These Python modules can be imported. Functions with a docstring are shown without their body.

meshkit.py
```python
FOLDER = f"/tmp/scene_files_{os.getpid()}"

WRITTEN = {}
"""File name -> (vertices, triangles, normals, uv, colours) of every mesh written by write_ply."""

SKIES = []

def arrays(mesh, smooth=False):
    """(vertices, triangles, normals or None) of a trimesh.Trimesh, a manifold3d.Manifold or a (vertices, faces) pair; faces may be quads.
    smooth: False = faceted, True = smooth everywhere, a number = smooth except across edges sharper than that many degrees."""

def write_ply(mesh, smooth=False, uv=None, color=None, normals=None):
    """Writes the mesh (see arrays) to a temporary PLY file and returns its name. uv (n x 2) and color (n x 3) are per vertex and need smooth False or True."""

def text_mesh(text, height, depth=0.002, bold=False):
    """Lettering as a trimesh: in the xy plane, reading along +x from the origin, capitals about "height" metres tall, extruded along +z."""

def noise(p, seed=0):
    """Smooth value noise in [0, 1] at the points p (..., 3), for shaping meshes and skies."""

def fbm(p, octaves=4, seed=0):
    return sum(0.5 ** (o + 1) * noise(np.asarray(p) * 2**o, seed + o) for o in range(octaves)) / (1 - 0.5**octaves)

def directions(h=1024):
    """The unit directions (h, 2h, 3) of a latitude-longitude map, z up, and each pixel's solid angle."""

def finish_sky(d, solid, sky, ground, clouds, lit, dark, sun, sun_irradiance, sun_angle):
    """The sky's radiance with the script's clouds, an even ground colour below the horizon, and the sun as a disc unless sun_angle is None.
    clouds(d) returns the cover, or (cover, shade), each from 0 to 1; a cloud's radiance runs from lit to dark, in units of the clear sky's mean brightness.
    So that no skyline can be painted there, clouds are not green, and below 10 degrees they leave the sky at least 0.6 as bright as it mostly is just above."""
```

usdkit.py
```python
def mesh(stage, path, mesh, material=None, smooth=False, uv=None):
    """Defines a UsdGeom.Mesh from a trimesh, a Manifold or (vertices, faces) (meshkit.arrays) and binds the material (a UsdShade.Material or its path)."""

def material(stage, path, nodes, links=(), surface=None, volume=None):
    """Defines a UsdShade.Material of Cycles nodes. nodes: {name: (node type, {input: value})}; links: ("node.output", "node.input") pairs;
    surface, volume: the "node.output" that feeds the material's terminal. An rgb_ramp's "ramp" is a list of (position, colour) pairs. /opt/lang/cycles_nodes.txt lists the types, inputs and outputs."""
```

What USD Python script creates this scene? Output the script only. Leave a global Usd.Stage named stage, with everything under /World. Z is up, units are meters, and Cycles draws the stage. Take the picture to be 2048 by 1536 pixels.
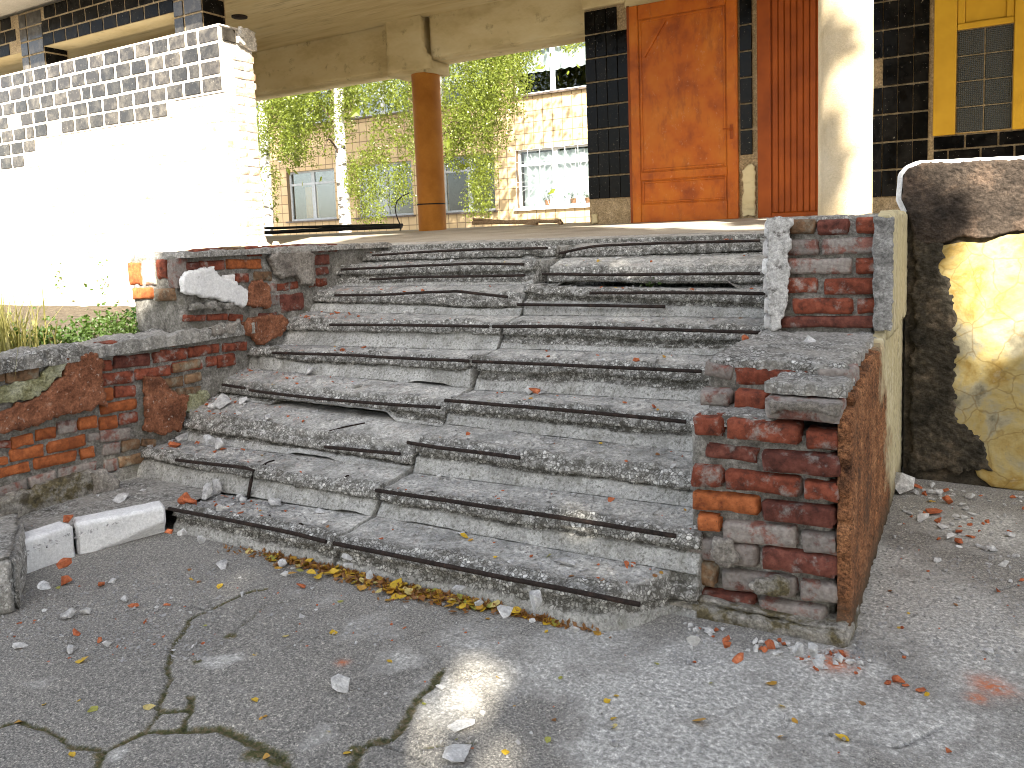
import math, random
import numpy as np, trimesh, usdkit, meshkit
from scipy.spatial import Delaunay
from shapely.geometry import Polygon, LineString, Point
from shapely import contains_xy
from pxr import Usd, UsdGeom, UsdLux, UsdShade, Gf, Sdf, Vt

# ------------------------------------------------------------------ camera, sky, sun, exposure
stage = Usd.Stage.CreateInMemory()
UsdGeom.SetStageUpAxis(stage, 'Z'); UsdGeom.SetStageMetersPerUnit(stage, 1.0)
UsdGeom.Xform.Define(stage, '/World'); UsdGeom.Scope.Define(stage, '/World/Looks')
FPX, PPX, PPY, YAW, PITCH, ROLL, EYE = 1600., 1024., 628., -.530, .1, -.037, 1.42
EXPOSURE = 2.35
SKY_STRENGTH, SUN_INTENSITY = 0.11, 1.15
SUN_EL = math.radians(36.0)
SH = np.array([.55, -.83]); SH = SH / np.linalg.norm(SH)                 # horizontal direction towards the sun
SUN = np.array([SH[0] * math.cos(SUN_EL), SH[1] * math.cos(SUN_EL), math.sin(SUN_EL)])
FW = np.array([math.sin(YAW) * math.cos(PITCH), math.cos(YAW) * math.cos(PITCH), -math.sin(PITCH)])
R0 = np.array([math.cos(YAW), -math.sin(YAW), 0.]); U0 = np.cross(R0, FW)
RT = R0 * math.cos(ROLL) + U0 * math.sin(ROLL); UP = U0 * math.cos(ROLL) - R0 * math.sin(ROLL)
CAM = np.array([0., 0., EYE])
cam = UsdGeom.Camera.Define(stage, '/World/camera')
m = Gf.Matrix4d(*RT, 0, *UP, 0, *(-FW), 0, *CAM, 1)
UsdGeom.Xformable(cam).AddTransformOp().Set(m)
cam.CreateHorizontalApertureAttr(36.0); cam.CreateVerticalApertureAttr(27.0)
cam.CreateFocalLengthAttr(36.0 * FPX / 2048)
cam.CreateHorizontalApertureOffsetAttr(0.0)
cam.CreateVerticalApertureOffsetAttr(-(768 - PPY) / 2048 * 36.0)
cam.CreateClippingRangeAttr(Gf.Vec2f(.05, 500)); cam.CreateExposureAttr(EXPOSURE)
usdkit.material(stage, '/World/Looks/sky_look', {
    's': ('sky_texture', {'sky_type': 'single_scattering', 'sun_disc': False, 'sun_elevation': SUN_EL,
                          'sun_rotation': math.atan2(SUN[0], SUN[1]), 'altitude': 150., 'aerosol_density': 2.2, 'ozone_density': 1.0}),
    'tc': ('texture_coordinate', {}), 'n': ('noise_texture', {'scale': 2.6, 'detail': 6., 'roughness': .6}),
    'r': ('map_range', {'from_min': .34, 'from_max': .62, 'to_min': .25, 'to_max': .85, 'clamp': True}),
    'bw': ('rgb_to_bw', {}), 'cl': ('mix_color', {'blend_type': 'multiply', 'fac': 1., 'b': (1.16, 1.13, 1.08)}),
    'mx': ('mix_color', {'blend_type': 'mix'}),
    'b': ('background_shader', {'strength': SKY_STRENGTH})},
    [('tc.generated', 'n.vector'), ('n.fac', 'r.value'), ('s.color', 'bw.color'), ('bw.val', 'cl.a'), ('s.color', 'mx.a'), ('cl.result', 'mx.b'), ('r.result', 'mx.fac'), ('mx.result', 'b.color')], surface='b.background')
dome = UsdLux.DomeLight.Define(stage, '/World/sky')
UsdShade.MaterialBindingAPI.Apply(dome.GetPrim()).Bind(UsdShade.Material.Get(stage, '/World/Looks/sky_look'))
sun = UsdLux.DistantLight.Define(stage, '/World/sun')
sun.CreateIntensityAttr(SUN_INTENSITY); sun.CreateAngleAttr(.53); sun.CreateColorAttr(Gf.Vec3f(1., .93, .80))
sun.GetPrim().CreateAttribute('inputs:normalize', Sdf.ValueTypeNames.Bool).Set(True)
zc = SUN; xc = np.cross([0, 0, 1], zc); xc /= np.linalg.norm(xc); yc = np.cross(zc, xc)
UsdGeom.Xformable(sun).AddTransformOp().Set(Gf.Matrix4d(*xc, 0, *yc, 0, *zc, 0, 0, 0, 30, 1))

# ------------------------------------------------------------------ helpers
rng = np.random.default_rng(7)


def fbm(p, o=4, seed=0):
    return meshkit.fbm(np.asarray(p, float), o, seed)


def at(u, v, **k):
    """The point of the plane x=, y= or z= that the survey pixel (u, v) of the photograph (2048 wide) shows."""
    d = FW + RT * (u - PPX) / FPX - UP * (v - PPY) / FPX
    (a, val), = k.items(); i = 'xyz'.index(a)
    return CAM + d * (val - CAM[i]) / d[i]


used = {}


def child_path(parent, name):
    base = f'{parent}/{name}'; n = used.get(base, 0); used[base] = n + 1
    return base if n == 0 else f'{base}_{n:03d}'


def tag(prim, label=None, cat=None, group=None, kind=None):
    for k, v in (('label', label), ('category', cat), ('group', group), ('kind', kind)):
        if v: prim.SetCustomDataByKey(k, v)
    return prim


class Thing:
    def __init__(self, name, label, cat, loc=(0, 0, 0), group=None):
        self.path = child_path('/World', name); self.loc = np.asarray(loc, float)
        x = UsdGeom.Xform.Define(stage, self.path); x.AddTranslateOp().Set(Gf.Vec3d(*map(float, loc)))
        self.prim = tag(x.GetPrim(), label, cat, group)

    def part(self, name, mesh, mat, smooth=False, under=None, label=None, kind=None, pv=None):
        v, f = vf(mesh)
        path = child_path(under or self.path, name)
        p = usdkit.mesh(stage, path, (v - self.loc, f), L[mat], smooth)
        primvars(p, pv); tag(p.GetPrim(), label, None, None, kind)
        return path


def vf(mesh):
    if isinstance(mesh, (tuple, list)):
        v, f = np.asarray(mesh[0], float), np.asarray(mesh[1], int)
        if f.shape[1] == 4: f = np.vstack([f[:, [0, 1, 2]], f[:, [0, 2, 3]]])
        return v, f
    return np.array(mesh.vertices, float), np.array(mesh.faces)


def primvars(p, pv):
    for k, a in (pv or {}).items():
        UsdGeom.PrimvarsAPI(p).CreatePrimvar(k, Sdf.ValueTypeNames.FloatArray, 'vertex').Set(Vt.FloatArray.FromNumpy(np.asarray(a, np.float32)))


def single(name, mesh, mat, label=None, cat=None, group=None, kind=None, smooth=False, pv=None):
    v, f = vf(mesh); path = child_path('/World', name)
    c = np.array([*(v.min(0) + v.max(0))[:2] / 2, v[:, 2].min()])
    p = usdkit.mesh(stage, path, (v - c, f), L[mat], smooth)
    UsdGeom.Xformable(p).AddTranslateOp().Set(Gf.Vec3d(*map(float, c)))
    primvars(p, pv); tag(p.GetPrim(), label, cat, group, kind)
    return p


def join(parts):
    V, F, n = [], [], 0
    for q in parts:
        v, f = vf(q); V.append(v); F.append(f + n); n += len(v)
    return np.vstack(V), np.vstack(F)


def box(x0, x1, y0, y1, z0, z1):
    b = trimesh.creation.box([abs(x1 - x0), abs(y1 - y0), abs(z1 - z0)])
    b.apply_translation([(x0 + x1) / 2, (y0 + y1) / 2, (z0 + z1) / 2]); return vf(b)


def bev(x0, x1, y0, y1, z0, z1, c=.004):
    """A box whose edges are chamfered."""
    h = np.array([abs(x1 - x0), abs(y1 - y0), abs(z1 - z0)]) / 2; o = np.array([(x0 + x1) / 2, (y0 + y1) / 2, (z0 + z1) / 2])
    c = min(c, h.min() * .8)
    pts = np.array([(sx * (h[0] - c * (k != 0)), sy * (h[1] - c * (k != 1)), sz * (h[2] - c * (k != 2))) for sx in (-1, 1) for sy in (-1, 1) for sz in (-1, 1) for k in range(3)])
    return vf(trimesh.convex.convex_hull(pts + o))


def grid_faces(nu, nv):
    i, j = np.meshgrid(np.arange(nu - 1), np.arange(nv - 1), indexing='ij')
    a = i * nv + j
    return np.stack([a, a + nv, a + nv + 1, a + 1], -1).reshape(-1, 4)


_tpl = {}


def rough_box(center, axes, size, amp=.003, rad=.006, seed=0, seg=(6, 3, 3), freq=28):
    """A worn block: subdivided, edges rounded, faces uneven. axes: rows are the unit directions of size."""
    if seg not in _tpl:
        V, F, n = [], [], 0
        for ax in range(3):
            b, c = [k for k in range(3) if k != ax]
            for s in (-1, 1):
                g = np.stack(np.meshgrid(np.linspace(-1, 1, seg[b] + 1), np.linspace(-1, 1, seg[c] + 1), indexing='ij'), -1).reshape(-1, 2)
                v = np.zeros((len(g), 3)); v[:, ax] = s; v[:, b] = g[:, 0]; v[:, c] = g[:, 1]
                f = grid_faces(seg[b] + 1, seg[c] + 1)
                if (s > 0) != (ax != 1): f = f[:, ::-1]
                V.append(v); F.append(f + n); n += len(v)
        t = trimesh.Trimesh(np.vstack(V), np.vstack([q[:, [0, 1, 2]] for q in F] + [q[:, [0, 2, 3]] for q in F]), process=False)
        t.merge_vertices(); _tpl[seg] = (np.array(t.vertices), np.array(t.faces))
    u, f = _tpl[seg]
    h = np.asarray(size, float) / 2; r = min(rad, h.min() * .7)
    p = u * h
    inner = np.clip(p, -(h - r), h - r); d = p - inner; ln = np.linalg.norm(d, axis=1, keepdims=True)
    nrm = np.where(ln > 1e-9, d / np.maximum(ln, 1e-9), 0)
    p = inner + nrm * r
    w = p @ np.asarray(axes) + center
    q = w * freq + seed * 3.7
    k = np.stack([fbm(q, 3, 1), fbm(q + 31, 3, 2), fbm(q + 77, 3, 3)], -1)
    e = np.linalg.norm(np.abs(u) > .98, axis=1)                                # corners and arrises crumble more
    chip = np.clip(fbm(q * .55 + 13, 2, 4) - .12, 0, 1) * 6 * amp * (e > 1.2)
    d3 = center - w; d3 /= np.linalg.norm(d3, axis=1, keepdims=True) + 1e-9
    return w + k * amp * 2.2 + d3 * chip[:, None], f


def plate(poly, to3d, nrm, thick, res, amp, seed=0, freq=30, edge=.5):
    """A patch of render or plaster of irregular outline on a wall: poly in wall coordinates (metres)."""
    P = Polygon(poly).buffer(0)
    if P.geom_type != 'Polygon': P = max(P.geoms, key=lambda g: g.area)
    L_ = P.exterior.length; n = max(12, int(L_ / res))
    b = np.array([P.exterior.interpolate(k / n, True).coords[0] for k in range(n)])
    b = b + np.stack([fbm(np.c_[b * 22, b[:, :1] * 0 + seed], 3, 5), fbm(np.c_[b * 22, b[:, :1] * 0 + seed + 9], 3, 6)], -1) * res * 2.6 * edge * 2
    b = b + np.stack([fbm(np.c_[b * 70, b[:, :1] * 0 + seed + 3], 2, 7), fbm(np.c_[b * 70, b[:, :1] * 0 + seed + 5], 2, 8)], -1) * res * 1.5 * edge * 2
    P2 = Polygon(b).buffer(0)
    if P2.geom_type != 'Polygon': P2 = max(P2.geoms, key=lambda g: g.area)
    b = np.array(P2.exterior.coords)[:-1]
    x0, y0, x1, y1 = P2.bounds
    g = np.stack(np.meshgrid(np.arange(x0, x1, res), np.arange(y0, y1, res), indexing='ij'), -1).reshape(-1, 2)
    g = g + np.random.default_rng(seed).uniform(-.25, .25, g.shape) * res
    inside = P2.buffer(-res * .5)
    g = g[contains_xy(inside, g[:, 0], g[:, 1])] if not inside.is_empty else g[:0]
    pts = np.vstack([b, g]); tri = Delaunay(pts).simplices
    c = pts[tri].mean(1); tri = tri[contains_xy(P2, c[:, 0], c[:, 1])]
    a = pts[tri]; cr = (a[:, 1, 0] - a[:, 0, 0]) * (a[:, 2, 1] - a[:, 0, 1]) - (a[:, 1, 1] - a[:, 0, 1]) * (a[:, 2, 0] - a[:, 0, 0])
    tri[cr < 0] = tri[cr < 0][:, ::-1]
    base = np.array([to3d(*q) for q in pts]); nrm = np.asarray(nrm, float)
    e = np.cross(np.array(to3d(1, 0)) - np.array(to3d(0, 0)), np.array(to3d(0, 1)) - np.array(to3d(0, 0)))
    if e @ nrm < 0: tri = tri[:, ::-1]
    top = base + nrm * (thick + amp * 2 * fbm(base * freq + seed, 4, seed % 7))[:, None]
    top = top + nrm * (amp * .9 * fbm(base * freq * 3.3 + seed + 4, 2, 3))[:, None]
    nb = len(b); top[:nb] -= nrm * (thick * .2 * (1 + fbm(base[:nb] * 40, 2, 2)))[:, None]
    E = np.sort(np.vstack([tri[:, [0, 1]], tri[:, [1, 2]], tri[:, [2, 0]]]), 1)
    De = np.vstack([tri[:, [0, 1]], tri[:, [1, 2]], tri[:, [2, 0]]])
    _, inv, cnt = np.unique(E, axis=0, return_inverse=True, return_counts=True)
    be = De[cnt[inv.ravel()] == 1]
    n = len(pts); V = np.vstack([top, base - nrm * .004])
    S = np.vstack([np.c_[be[:, 1], be[:, 0], be[:, 0] + n], np.c_[be[:, 1], be[:, 0] + n, be[:, 1] + n]])
    Fa = np.vstack([tri, S]); keep, new = np.unique(Fa, return_inverse=True)
    return V[keep], new.reshape(Fa.shape)


def tube(pts, rad, sides=8, cap=True):
    p = np.asarray(pts, float); k = len(p); rad = np.broadcast_to(np.asarray(rad, float), (k,))
    t = np.gradient(p, axis=0); t /= np.linalg.norm(t, axis=1, keepdims=True) + 1e-12
    ref = np.array([0, 0, 1.]) if abs(t[0, 2]) < .9 else np.array([1., 0, 0])
    a = np.cross(t, ref); a /= np.linalg.norm(a, axis=1, keepdims=True) + 1e-12; b = np.cross(t, a)
    th = np.arange(sides) * 2 * np.pi / sides
    v = p[:, None] + rad[:, None, None] * (np.cos(th)[None, :, None] * a[:, None] + np.sin(th)[None, :, None] * b[:, None])
    i, j = np.meshgrid(np.arange(k - 1), np.arange(sides), indexing='ij')
    q = np.stack([i * sides + j, (i + 1) * sides + j, (i + 1) * sides + (j + 1) % sides, i * sides + (j + 1) % sides], -1).reshape(-1, 4)
    f = np.vstack([q[:, [0, 1, 2]], q[:, [0, 2, 3]]])
    v = v.reshape(-1, 3)
    if cap:
        n = len(v); v = np.vstack([v, p[0], p[-1]]); jj = np.arange(sides); j2 = (jj + 1) % sides; e = (k - 1) * sides
        f = np.vstack([f, np.c_[jj * 0 + n, jj, j2], np.c_[jj * 0 + n + 1, e + j2, e + jj]])
    return v, f


def flatten(v0, g=None):
    return v0


# ------------------------------------------------------------------ materials
L = {}


class Ref(str):
    pass


class G:
    def __init__(self): self.nodes, self.links = {}, []

    def n(self, kind, out, **kw):
        name = f'n{len(self.nodes)}'; inp = {}
        for k, v in kw.items():
            if isinstance(v, Ref): self.links.append((str(v), f'{name}.{k}'))
            else: inp[k] = v
        self.nodes[name] = (kind, inp)
        return Ref(f'{name}.{out}')

    def pos(self, scale=(1, 1, 1)):
        p = self.n('geometry', 'position')
        return p if scale == (1, 1, 1) else self.n('mapping', 'vector', vector=p, scale=scale)

    def noise(self, scale, detail=4., rough=.55, vec=None, dist=0., out='fac'):
        return self.n('noise_texture', out, vector=vec or self.pos(), scale=float(scale), detail=float(detail), roughness=float(rough), distortion=float(dist))

    def ramp(self, fac, stops): return self.n('rgb_ramp', 'color', fac=fac, ramp=stops)

    def step(self, fac, a, b): return self.n('map_range', 'result', value=fac, from_min=float(a), from_max=float(b), to_min=0., to_max=1., clamp=True)

    def mix(self, fac, a, b, t='mix'): return self.n('mix_color', 'result', blend_type=t, fac=fac, a=a, b=b)

    def mul(self, a, b): return self.n('math', 'value', math_type='multiply', value1=a, value2=b)

    def add(self, a, b): return self.n('math', 'value', math_type='add', value1=a, value2=b, use_clamp=True)

    def attr(self, name): return self.n('attribute', 'fac', attribute=name)

    def bump(self, h, dist=.005, strength=1.): return self.n('bump', 'normal', height=h, distance=float(dist), strength=float(strength))

    def done(self, name, color, rough=.85, normal=None, **kw):
        if normal: kw['normal'] = normal
        kw.setdefault('specular_ior_level', .5 if rough is not None and not isinstance(rough, str) and rough < .3 else .18)
        b = self.n('principled_bsdf', 'BSDF', base_color=color, roughness=rough, **kw)
        return self.close(name, b)

    def close(self, name, surf):
        L[name] = usdkit.material(stage, f'/World/Looks/{name}', self.nodes, self.links, surface=str(surf)); return L[name]


def aggregate(g, dark=1.0):
    """Colour and height of crumbling concrete: pale crushed stone standing out of grey matrix with dirty pits."""
    v1 = g.n('voronoi_texture', 'color', vector=g.pos(), scale=62., randomness=1.)
    d1 = g.n('voronoi_texture', 'distance', vector=g.pos(), scale=62., feature='distance_to_edge')
    sep = g.n('separate_color', 'r', color=v1)
    stone = g.ramp(sep, [(0, (.15, .145, .135)), (.35, (.34, .335, .315)), (.7, (.58, .57, .545)), (1, (.85, .84, .81))])
    n2 = g.noise(150, 3)
    stone = g.mix(.35, stone, g.ramp(n2, [(.3, (.12, .115, .10)), (.7, (.6, .59, .56))]))
    gap = g.step(d1, .01, .13)
    pit = g.step(g.noise(30, 5, .75), .40, .56)
    k = g.mul(gap, pit)
    col = g.mix(k, (.075 * dark, .071 * dark, .062 * dark), stone)
    col = g.mix(g.mul(g.step(g.noise(21, 4, .7), .55, .62), .6), col, (.40, .395, .38))
    return col, k, sep


def build_materials():
    # steps: aggregate where worn, smooth cement where the form work is left
    g = G(); col, k, sep = aggregate(g)
    rough = g.attr('worn'); dirt = g.attr('dirt')
    sm = g.ramp(g.noise(7, 6, .62), [(.25, (.19, .189, .183)), (.5, (.29, .289, .283)), (.75, (.39, .389, .38))])
    sm = g.mix(g.mul(g.step(g.noise(58, 5, .75), .53, .60), .75), sm, (.10, .096, .083))
    sm = g.mix(.7, sm, g.ramp(g.noise(90, 4, .8), [(.35, (.5, .5, .49)), (.5, (1., 1., .98)), (.66, (1.6, 1.58, 1.52))]), 'multiply')
    sm = g.mix(g.mul(g.step(g.noise(22, 4, .6, vec=g.pos((1, 1, .25))), .5, .7), .5), sm, (.13, .128, .105))
    dust = g.mix(.8, g.ramp(g.noise(60, 5, .75), [(.36, (.14, .135, .124)), (.46, (.36, .35, .325)), (.58, (.53, .515, .48)), (.66, (.80, .78, .74))]), g.mix(g.noise(170, 2), (.55, .55, .55), (1.45, 1.45, 1.45)), 'multiply')
    tread = g.attr('flat')
    c = g.mix(rough, sm, col)
    c = g.mix(g.mul(tread, g.step(g.noise(7, 6, .7), .40, .66)), c, dust)
    left = g.n('map_range', 'result', value=g.n('separate_xyz', 'x', vector=g.pos()), from_min=-2.9, from_max=-3.9, to_min=.15, to_max=1., clamp=True)
    c = g.mix(g.mul(g.mul(tread, left), g.mul(g.step(g.noise(13, 6, .75), .54, .66), .7)), c, (.36, .19, .13))
    c = g.mix(g.mul(g.step(g.noise(26, 6, .8, vec=g.pos((.5, 1, 1.6))), .55, .61), g.add(g.mul(rough, .68), .08)), c, (.07, .067, .058))
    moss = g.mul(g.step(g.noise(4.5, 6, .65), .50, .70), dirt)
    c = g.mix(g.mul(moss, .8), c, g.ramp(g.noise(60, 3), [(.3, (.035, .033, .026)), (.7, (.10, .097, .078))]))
    c = g.mix(.9, c, g.mix(g.noise(1.7, 3), (.86, .86, .85), (1.42, 1.42, 1.40)), 'multiply')
    h = g.add(g.mul(k, .7), g.mul(sep, .35))
    h = g.n('mix_float', 'result', fac=rough, a=g.mul(g.noise(140, 3), .35), b=h)
    g.done('step_concrete', c, .93, g.bump(h, .006, .9))

    g = G(); col, k, sep = aggregate(g, .9)
    c = g.mix(g.step(g.noise(5, 5, .6), .35, .65), col, g.ramp(g.noise(60, 4), [(.3, (.2, .19, .17)), (.7, (.46, .44, .4))]))
    g.done('rubble_concrete', c, .93, g.bump(g.mul(k, .7), .005))

    # asphalt, with moss in the cracks and spilt mortar dust
    g = G()
    n1 = g.noise(260, 2, .6); n2 = g.noise(2.2, 5, .6)
    n3 = g.noise(115, 3, .7)
    c = g.ramp(n1, [(.30, (.10, .10, .10)), (.5, (.215, .212, .207)), (.64, (.29, .286, .28)), (.74, (.52, .51, .49))])
    c = g.mix(.75, c, g.ramp(n3, [(.34, (.42, .41, .39)), (.47, (.85, .83, .80)), (.58, (1.35, 1.31, 1.24)), (.67, (2.3, 2.22, 2.06)), (.73, (3.4, 3.3, 3.0))]), 'multiply')
    c = g.mix(.85, c, g.mix(n2, (.66, .65, .63), (1.36, 1.33, 1.25)), 'multiply')
    v = g.n('voronoi_texture', 'distance', vector=g.pos(), scale=120.)
    c = g.mix(g.mul(g.step(v, .14, .05), g.step(g.noise(8, 3), .45, .6)), c, (.45, .44, .43))
    dust = g.attr('dust')
    dm = g.step(g.n('math', 'value', math_type='multiply_add', value1=dust, value2=g.mul(g.add(g.mul(g.noise(13, 8, .80), .75), g.mul(g.noise(70, 3, .8), .25)), 1.75), value3=g.mul(g.step(g.noise(6, 6, .75), .42, .7), .10)), .33, .66)
    c = g.mix(dm, c, g.ramp(g.noise(75, 5, .8), [(.36, (.19, .186, .172)), (.47, (.33, .322, .298)), (.57, (.50, .488, .455)), (.65, (.80, .78, .73))]))
    rd = g.attr('red'); c = g.mix(g.mul(rd, g.step(g.noise(60, 5, .7), .35, .55)), c, (.5, .15, .06))
    ms = g.attr('moss')
    mm = g.step(g.n('math', 'value', math_type='multiply_add', value1=ms, value2=.8, value3=g.mul(g.noise(38, 5, .8), 1.0)), .82, 1.12)
    c = g.mix(mm, c, g.ramp(g.noise(60, 5, .75), [(.34, (.03, .03, .014)), (.48, (.075, .08, .028)), (.56, (.13, .10, .05)), (.68, (.22, .18, .11))]))
    ck = g.attr('crack'); c = g.mix(g.mul(ck, .85), c, (.03, .028, .024))
    g.done('asphalt', c, .9, g.bump(g.add(g.mul(n3, .6), g.mul(n1, .4)), .006, .9))

    def brick(name, base, dark, smear, amount):
        g = G()
        n = g.noise(26, 5, .65)
        c = g.ramp(n, [(.32, dark), (.5, base), (.72, tuple(min(1, x * 1.5 + .01) for x in base))])
        c = g.mix(g.mul(g.step(g.noise(7, 5, .7), .52, .66), .6), c, dark)
        c = g.mix(g.mul(g.step(g.noise(180, 2), .62, .7), .6), c, (.05, .03, .025))
        c = g.mix(g.mul(g.step(g.noise(11, 6, .7), *amount), .85), c, g.ramp(g.noise(70, 3), [(.3, tuple(x * .55 for x in smear)), (.7, smear)]))
        oi = g.n('object_info', 'random')
        c = g.mix(.8, c, g.mix(oi, (.75, .72, .72), (1.2, 1.2, 1.2)), 'multiply')
        g.done(name, c, .88, g.bump(g.add(g.mul(g.noise(60, 5, .7), .7), g.mul(n, .3)), .006))
    brick('brick_red', (.185, .05, .027), (.065, .023, .016), (.34, .32, .29), (.54, .66))
    brick('brick_dark', (.13, .044, .031), (.05, .02, .016), (.30, .28, .26), (.55, .66))
    brick('brick_orange', (.31, .095, .031), (.16, .046, .02), (.45, .40, .33), (.64, .74))
    brick('brick_grey', (.19, .085, .066), (.08, .045, .038), (.30, .285, .26), (.40, .5))
    brick('brick_brown', (.16, .095, .052), (.07, .045, .028), (.28, .26, .2), (.5, .62))
    brick('brick_pale', (.56, .38, .26), (.42, .23, .14), (.72, .68, .6), (.42, .52))
    brick('brick_white', (.70, .69, .67), (.5, .49, .47), (.75, .74, .72), (.4, .6))

    def rough_mat(name, stops, scale=9, rough=.92, fine=120, bdist=.006, spots=None, mottled=.75):
        g = G()
        c = g.ramp(g.noise(scale, 6, .65), stops)
        c = g.mix(mottled, c, g.ramp(g.noise(fine * .62, 5, .8), [(.34, (.32, .32, .32)), (.5, (.95, .95, .95)), (.68, (1.9, 1.9, 1.9))]), 'multiply')
        if spots: c = g.mix(g.mul(g.step(g.noise(spots[1], 4, .6), spots[2], spots[2] + .08), spots[3]), c, spots[0])
        g.done(name, c, rough, g.bump(g.noise(fine, 4, .7), bdist))
    rough_mat('mortar', [(.3, (.085, .078, .066)), (.5, (.19, .18, .16)), (.72, (.36, .345, .32))], 14, spots=((.09, .085, .06), 7, .56, .7))
    rough_mat('mortar_grey', [(.3, (.11, .105, .098)), (.5, (.22, .215, .205)), (.75, (.38, .375, .36))], 14)
    rough_mat('mortar_pale', [(.3, (.42, .39, .34)), (.7, (.68, .64, .58))], 12)
    rough_mat('mortar_mossy', [(.3, (.05, .043, .03)), (.42, (.12, .10, .055)), (.5, (.21, .195, .165)), (.72, (.34, .32, .29))], 9, spots=((.05, .04, .025), 14, .55, .7))
    rough_mat('render_brown', [(.3, (.07, .03, .018)), (.48, (.17, .068, .036)), (.62, (.26, .11, .06)), (.75, (.34, .24, .18))], 9, spots=((.45, .38, .33), 55, .63, .7))
    rough_mat('render_grey', [(.3, (.10, .085, .075)), (.5, (.22, .20, .175)), (.75, (.36, .34, .31))], 9)
    rough_mat('render_green', [(.3, (.12, .11, .04)), (.5, (.27, .27, .17)), (.75, (.42, .42, .33))], 10)
    rough_mat('plaster_white', [(.3, (.62, .62, .62)), (.6, (.76, .76, .75)), (.8, (.8, .8, .79))], 6, mottled=.25, spots=((.3, .29, .28), 25, .66, .6))
    rough_mat('whitewash', [(.36, (.13, .12, .11)), (.46, (.40, .39, .37)), (.7, (.60, .595, .58))], 20, mottled=.6)
    rough_mat('render_dark', [(.3, (.02, .016, .013)), (.5, (.058, .044, .034)), (.72, (.13, .088, .062))], 6, fine=70, bdist=.012)
    rough_mat('mould_dark', [(.3, (.018, .016, .012)), (.5, (.05, .043, .032)), (.75, (.13, .1, .07))], 9, fine=60, bdist=.012)
    rough_mat('cement_cap', [(.3, (.45, .45, .44)), (.7, (.66, .66, .65))], 7, mottled=.3)
    rough_mat('facade_plinth', [(.3, (.5, .40, .27)), (.7, (.68, .58, .44))], 4, mottled=.35)
    rough_mat('soil', [(.3, (.045, .035, .025)), (.6, (.11, .09, .065)), (.8, (.24, .21, .17))], 18)
    rough_mat('yard', [(.3, (.25, .22, .17)), (.7, (.36, .32, .26))], 3)
    rough_mat('porch_floor', [(.3, (.28, .245, .195)), (.5, (.37, .33, .27)), (.75, (.44, .40, .335))], 2.2, fine=140, bdist=.002, mottled=.35)
    rough_mat('stone_grey', [(.3, (.26, .255, .25)), (.5, (.44, .435, .425)), (.7, (.60, .59, .57))], 25, mottled=.5)
    rough_mat('stone_pale', [(.3, (.38, .37, .355)), (.7, (.64, .635, .62))], 25, mottled=.4)
    rough_mat('chip_brick', [(.3, (.25, .06, .028)), (.6, (.45, .14, .06)), (.8, (.55, .26, .15))], 30, mottled=.5)
    rough_mat('rust', [(.3, (.012, .009, .008)), (.6, (.03, .02, .016)), (.8, (.075, .04, .025))], 30, rough=.7)
    rough_mat('pipe_black', [(.3, (.008, .008, .009)), (.7, (.02, .02, .02))], 20, rough=.5)
    rough_mat('bar_brown', [(.3, (.2, .13, .07)), (.7, (.36, .25, .15))], 12, rough=.7)
    # right cheek's long side: orange-brown roughcast, old yellow paint behind
    g = G(); p = g.pos(); sx = g.n('separate_xyz', 'y', vector=p); sz = g.n('separate_xyz', 'z', vector=p)
    c = g.ramp(g.noise(7, 6, .7), [(.3, (.06, .03, .018)), (.5, (.21, .095, .045)), (.7, (.33, .165, .08))])
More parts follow.
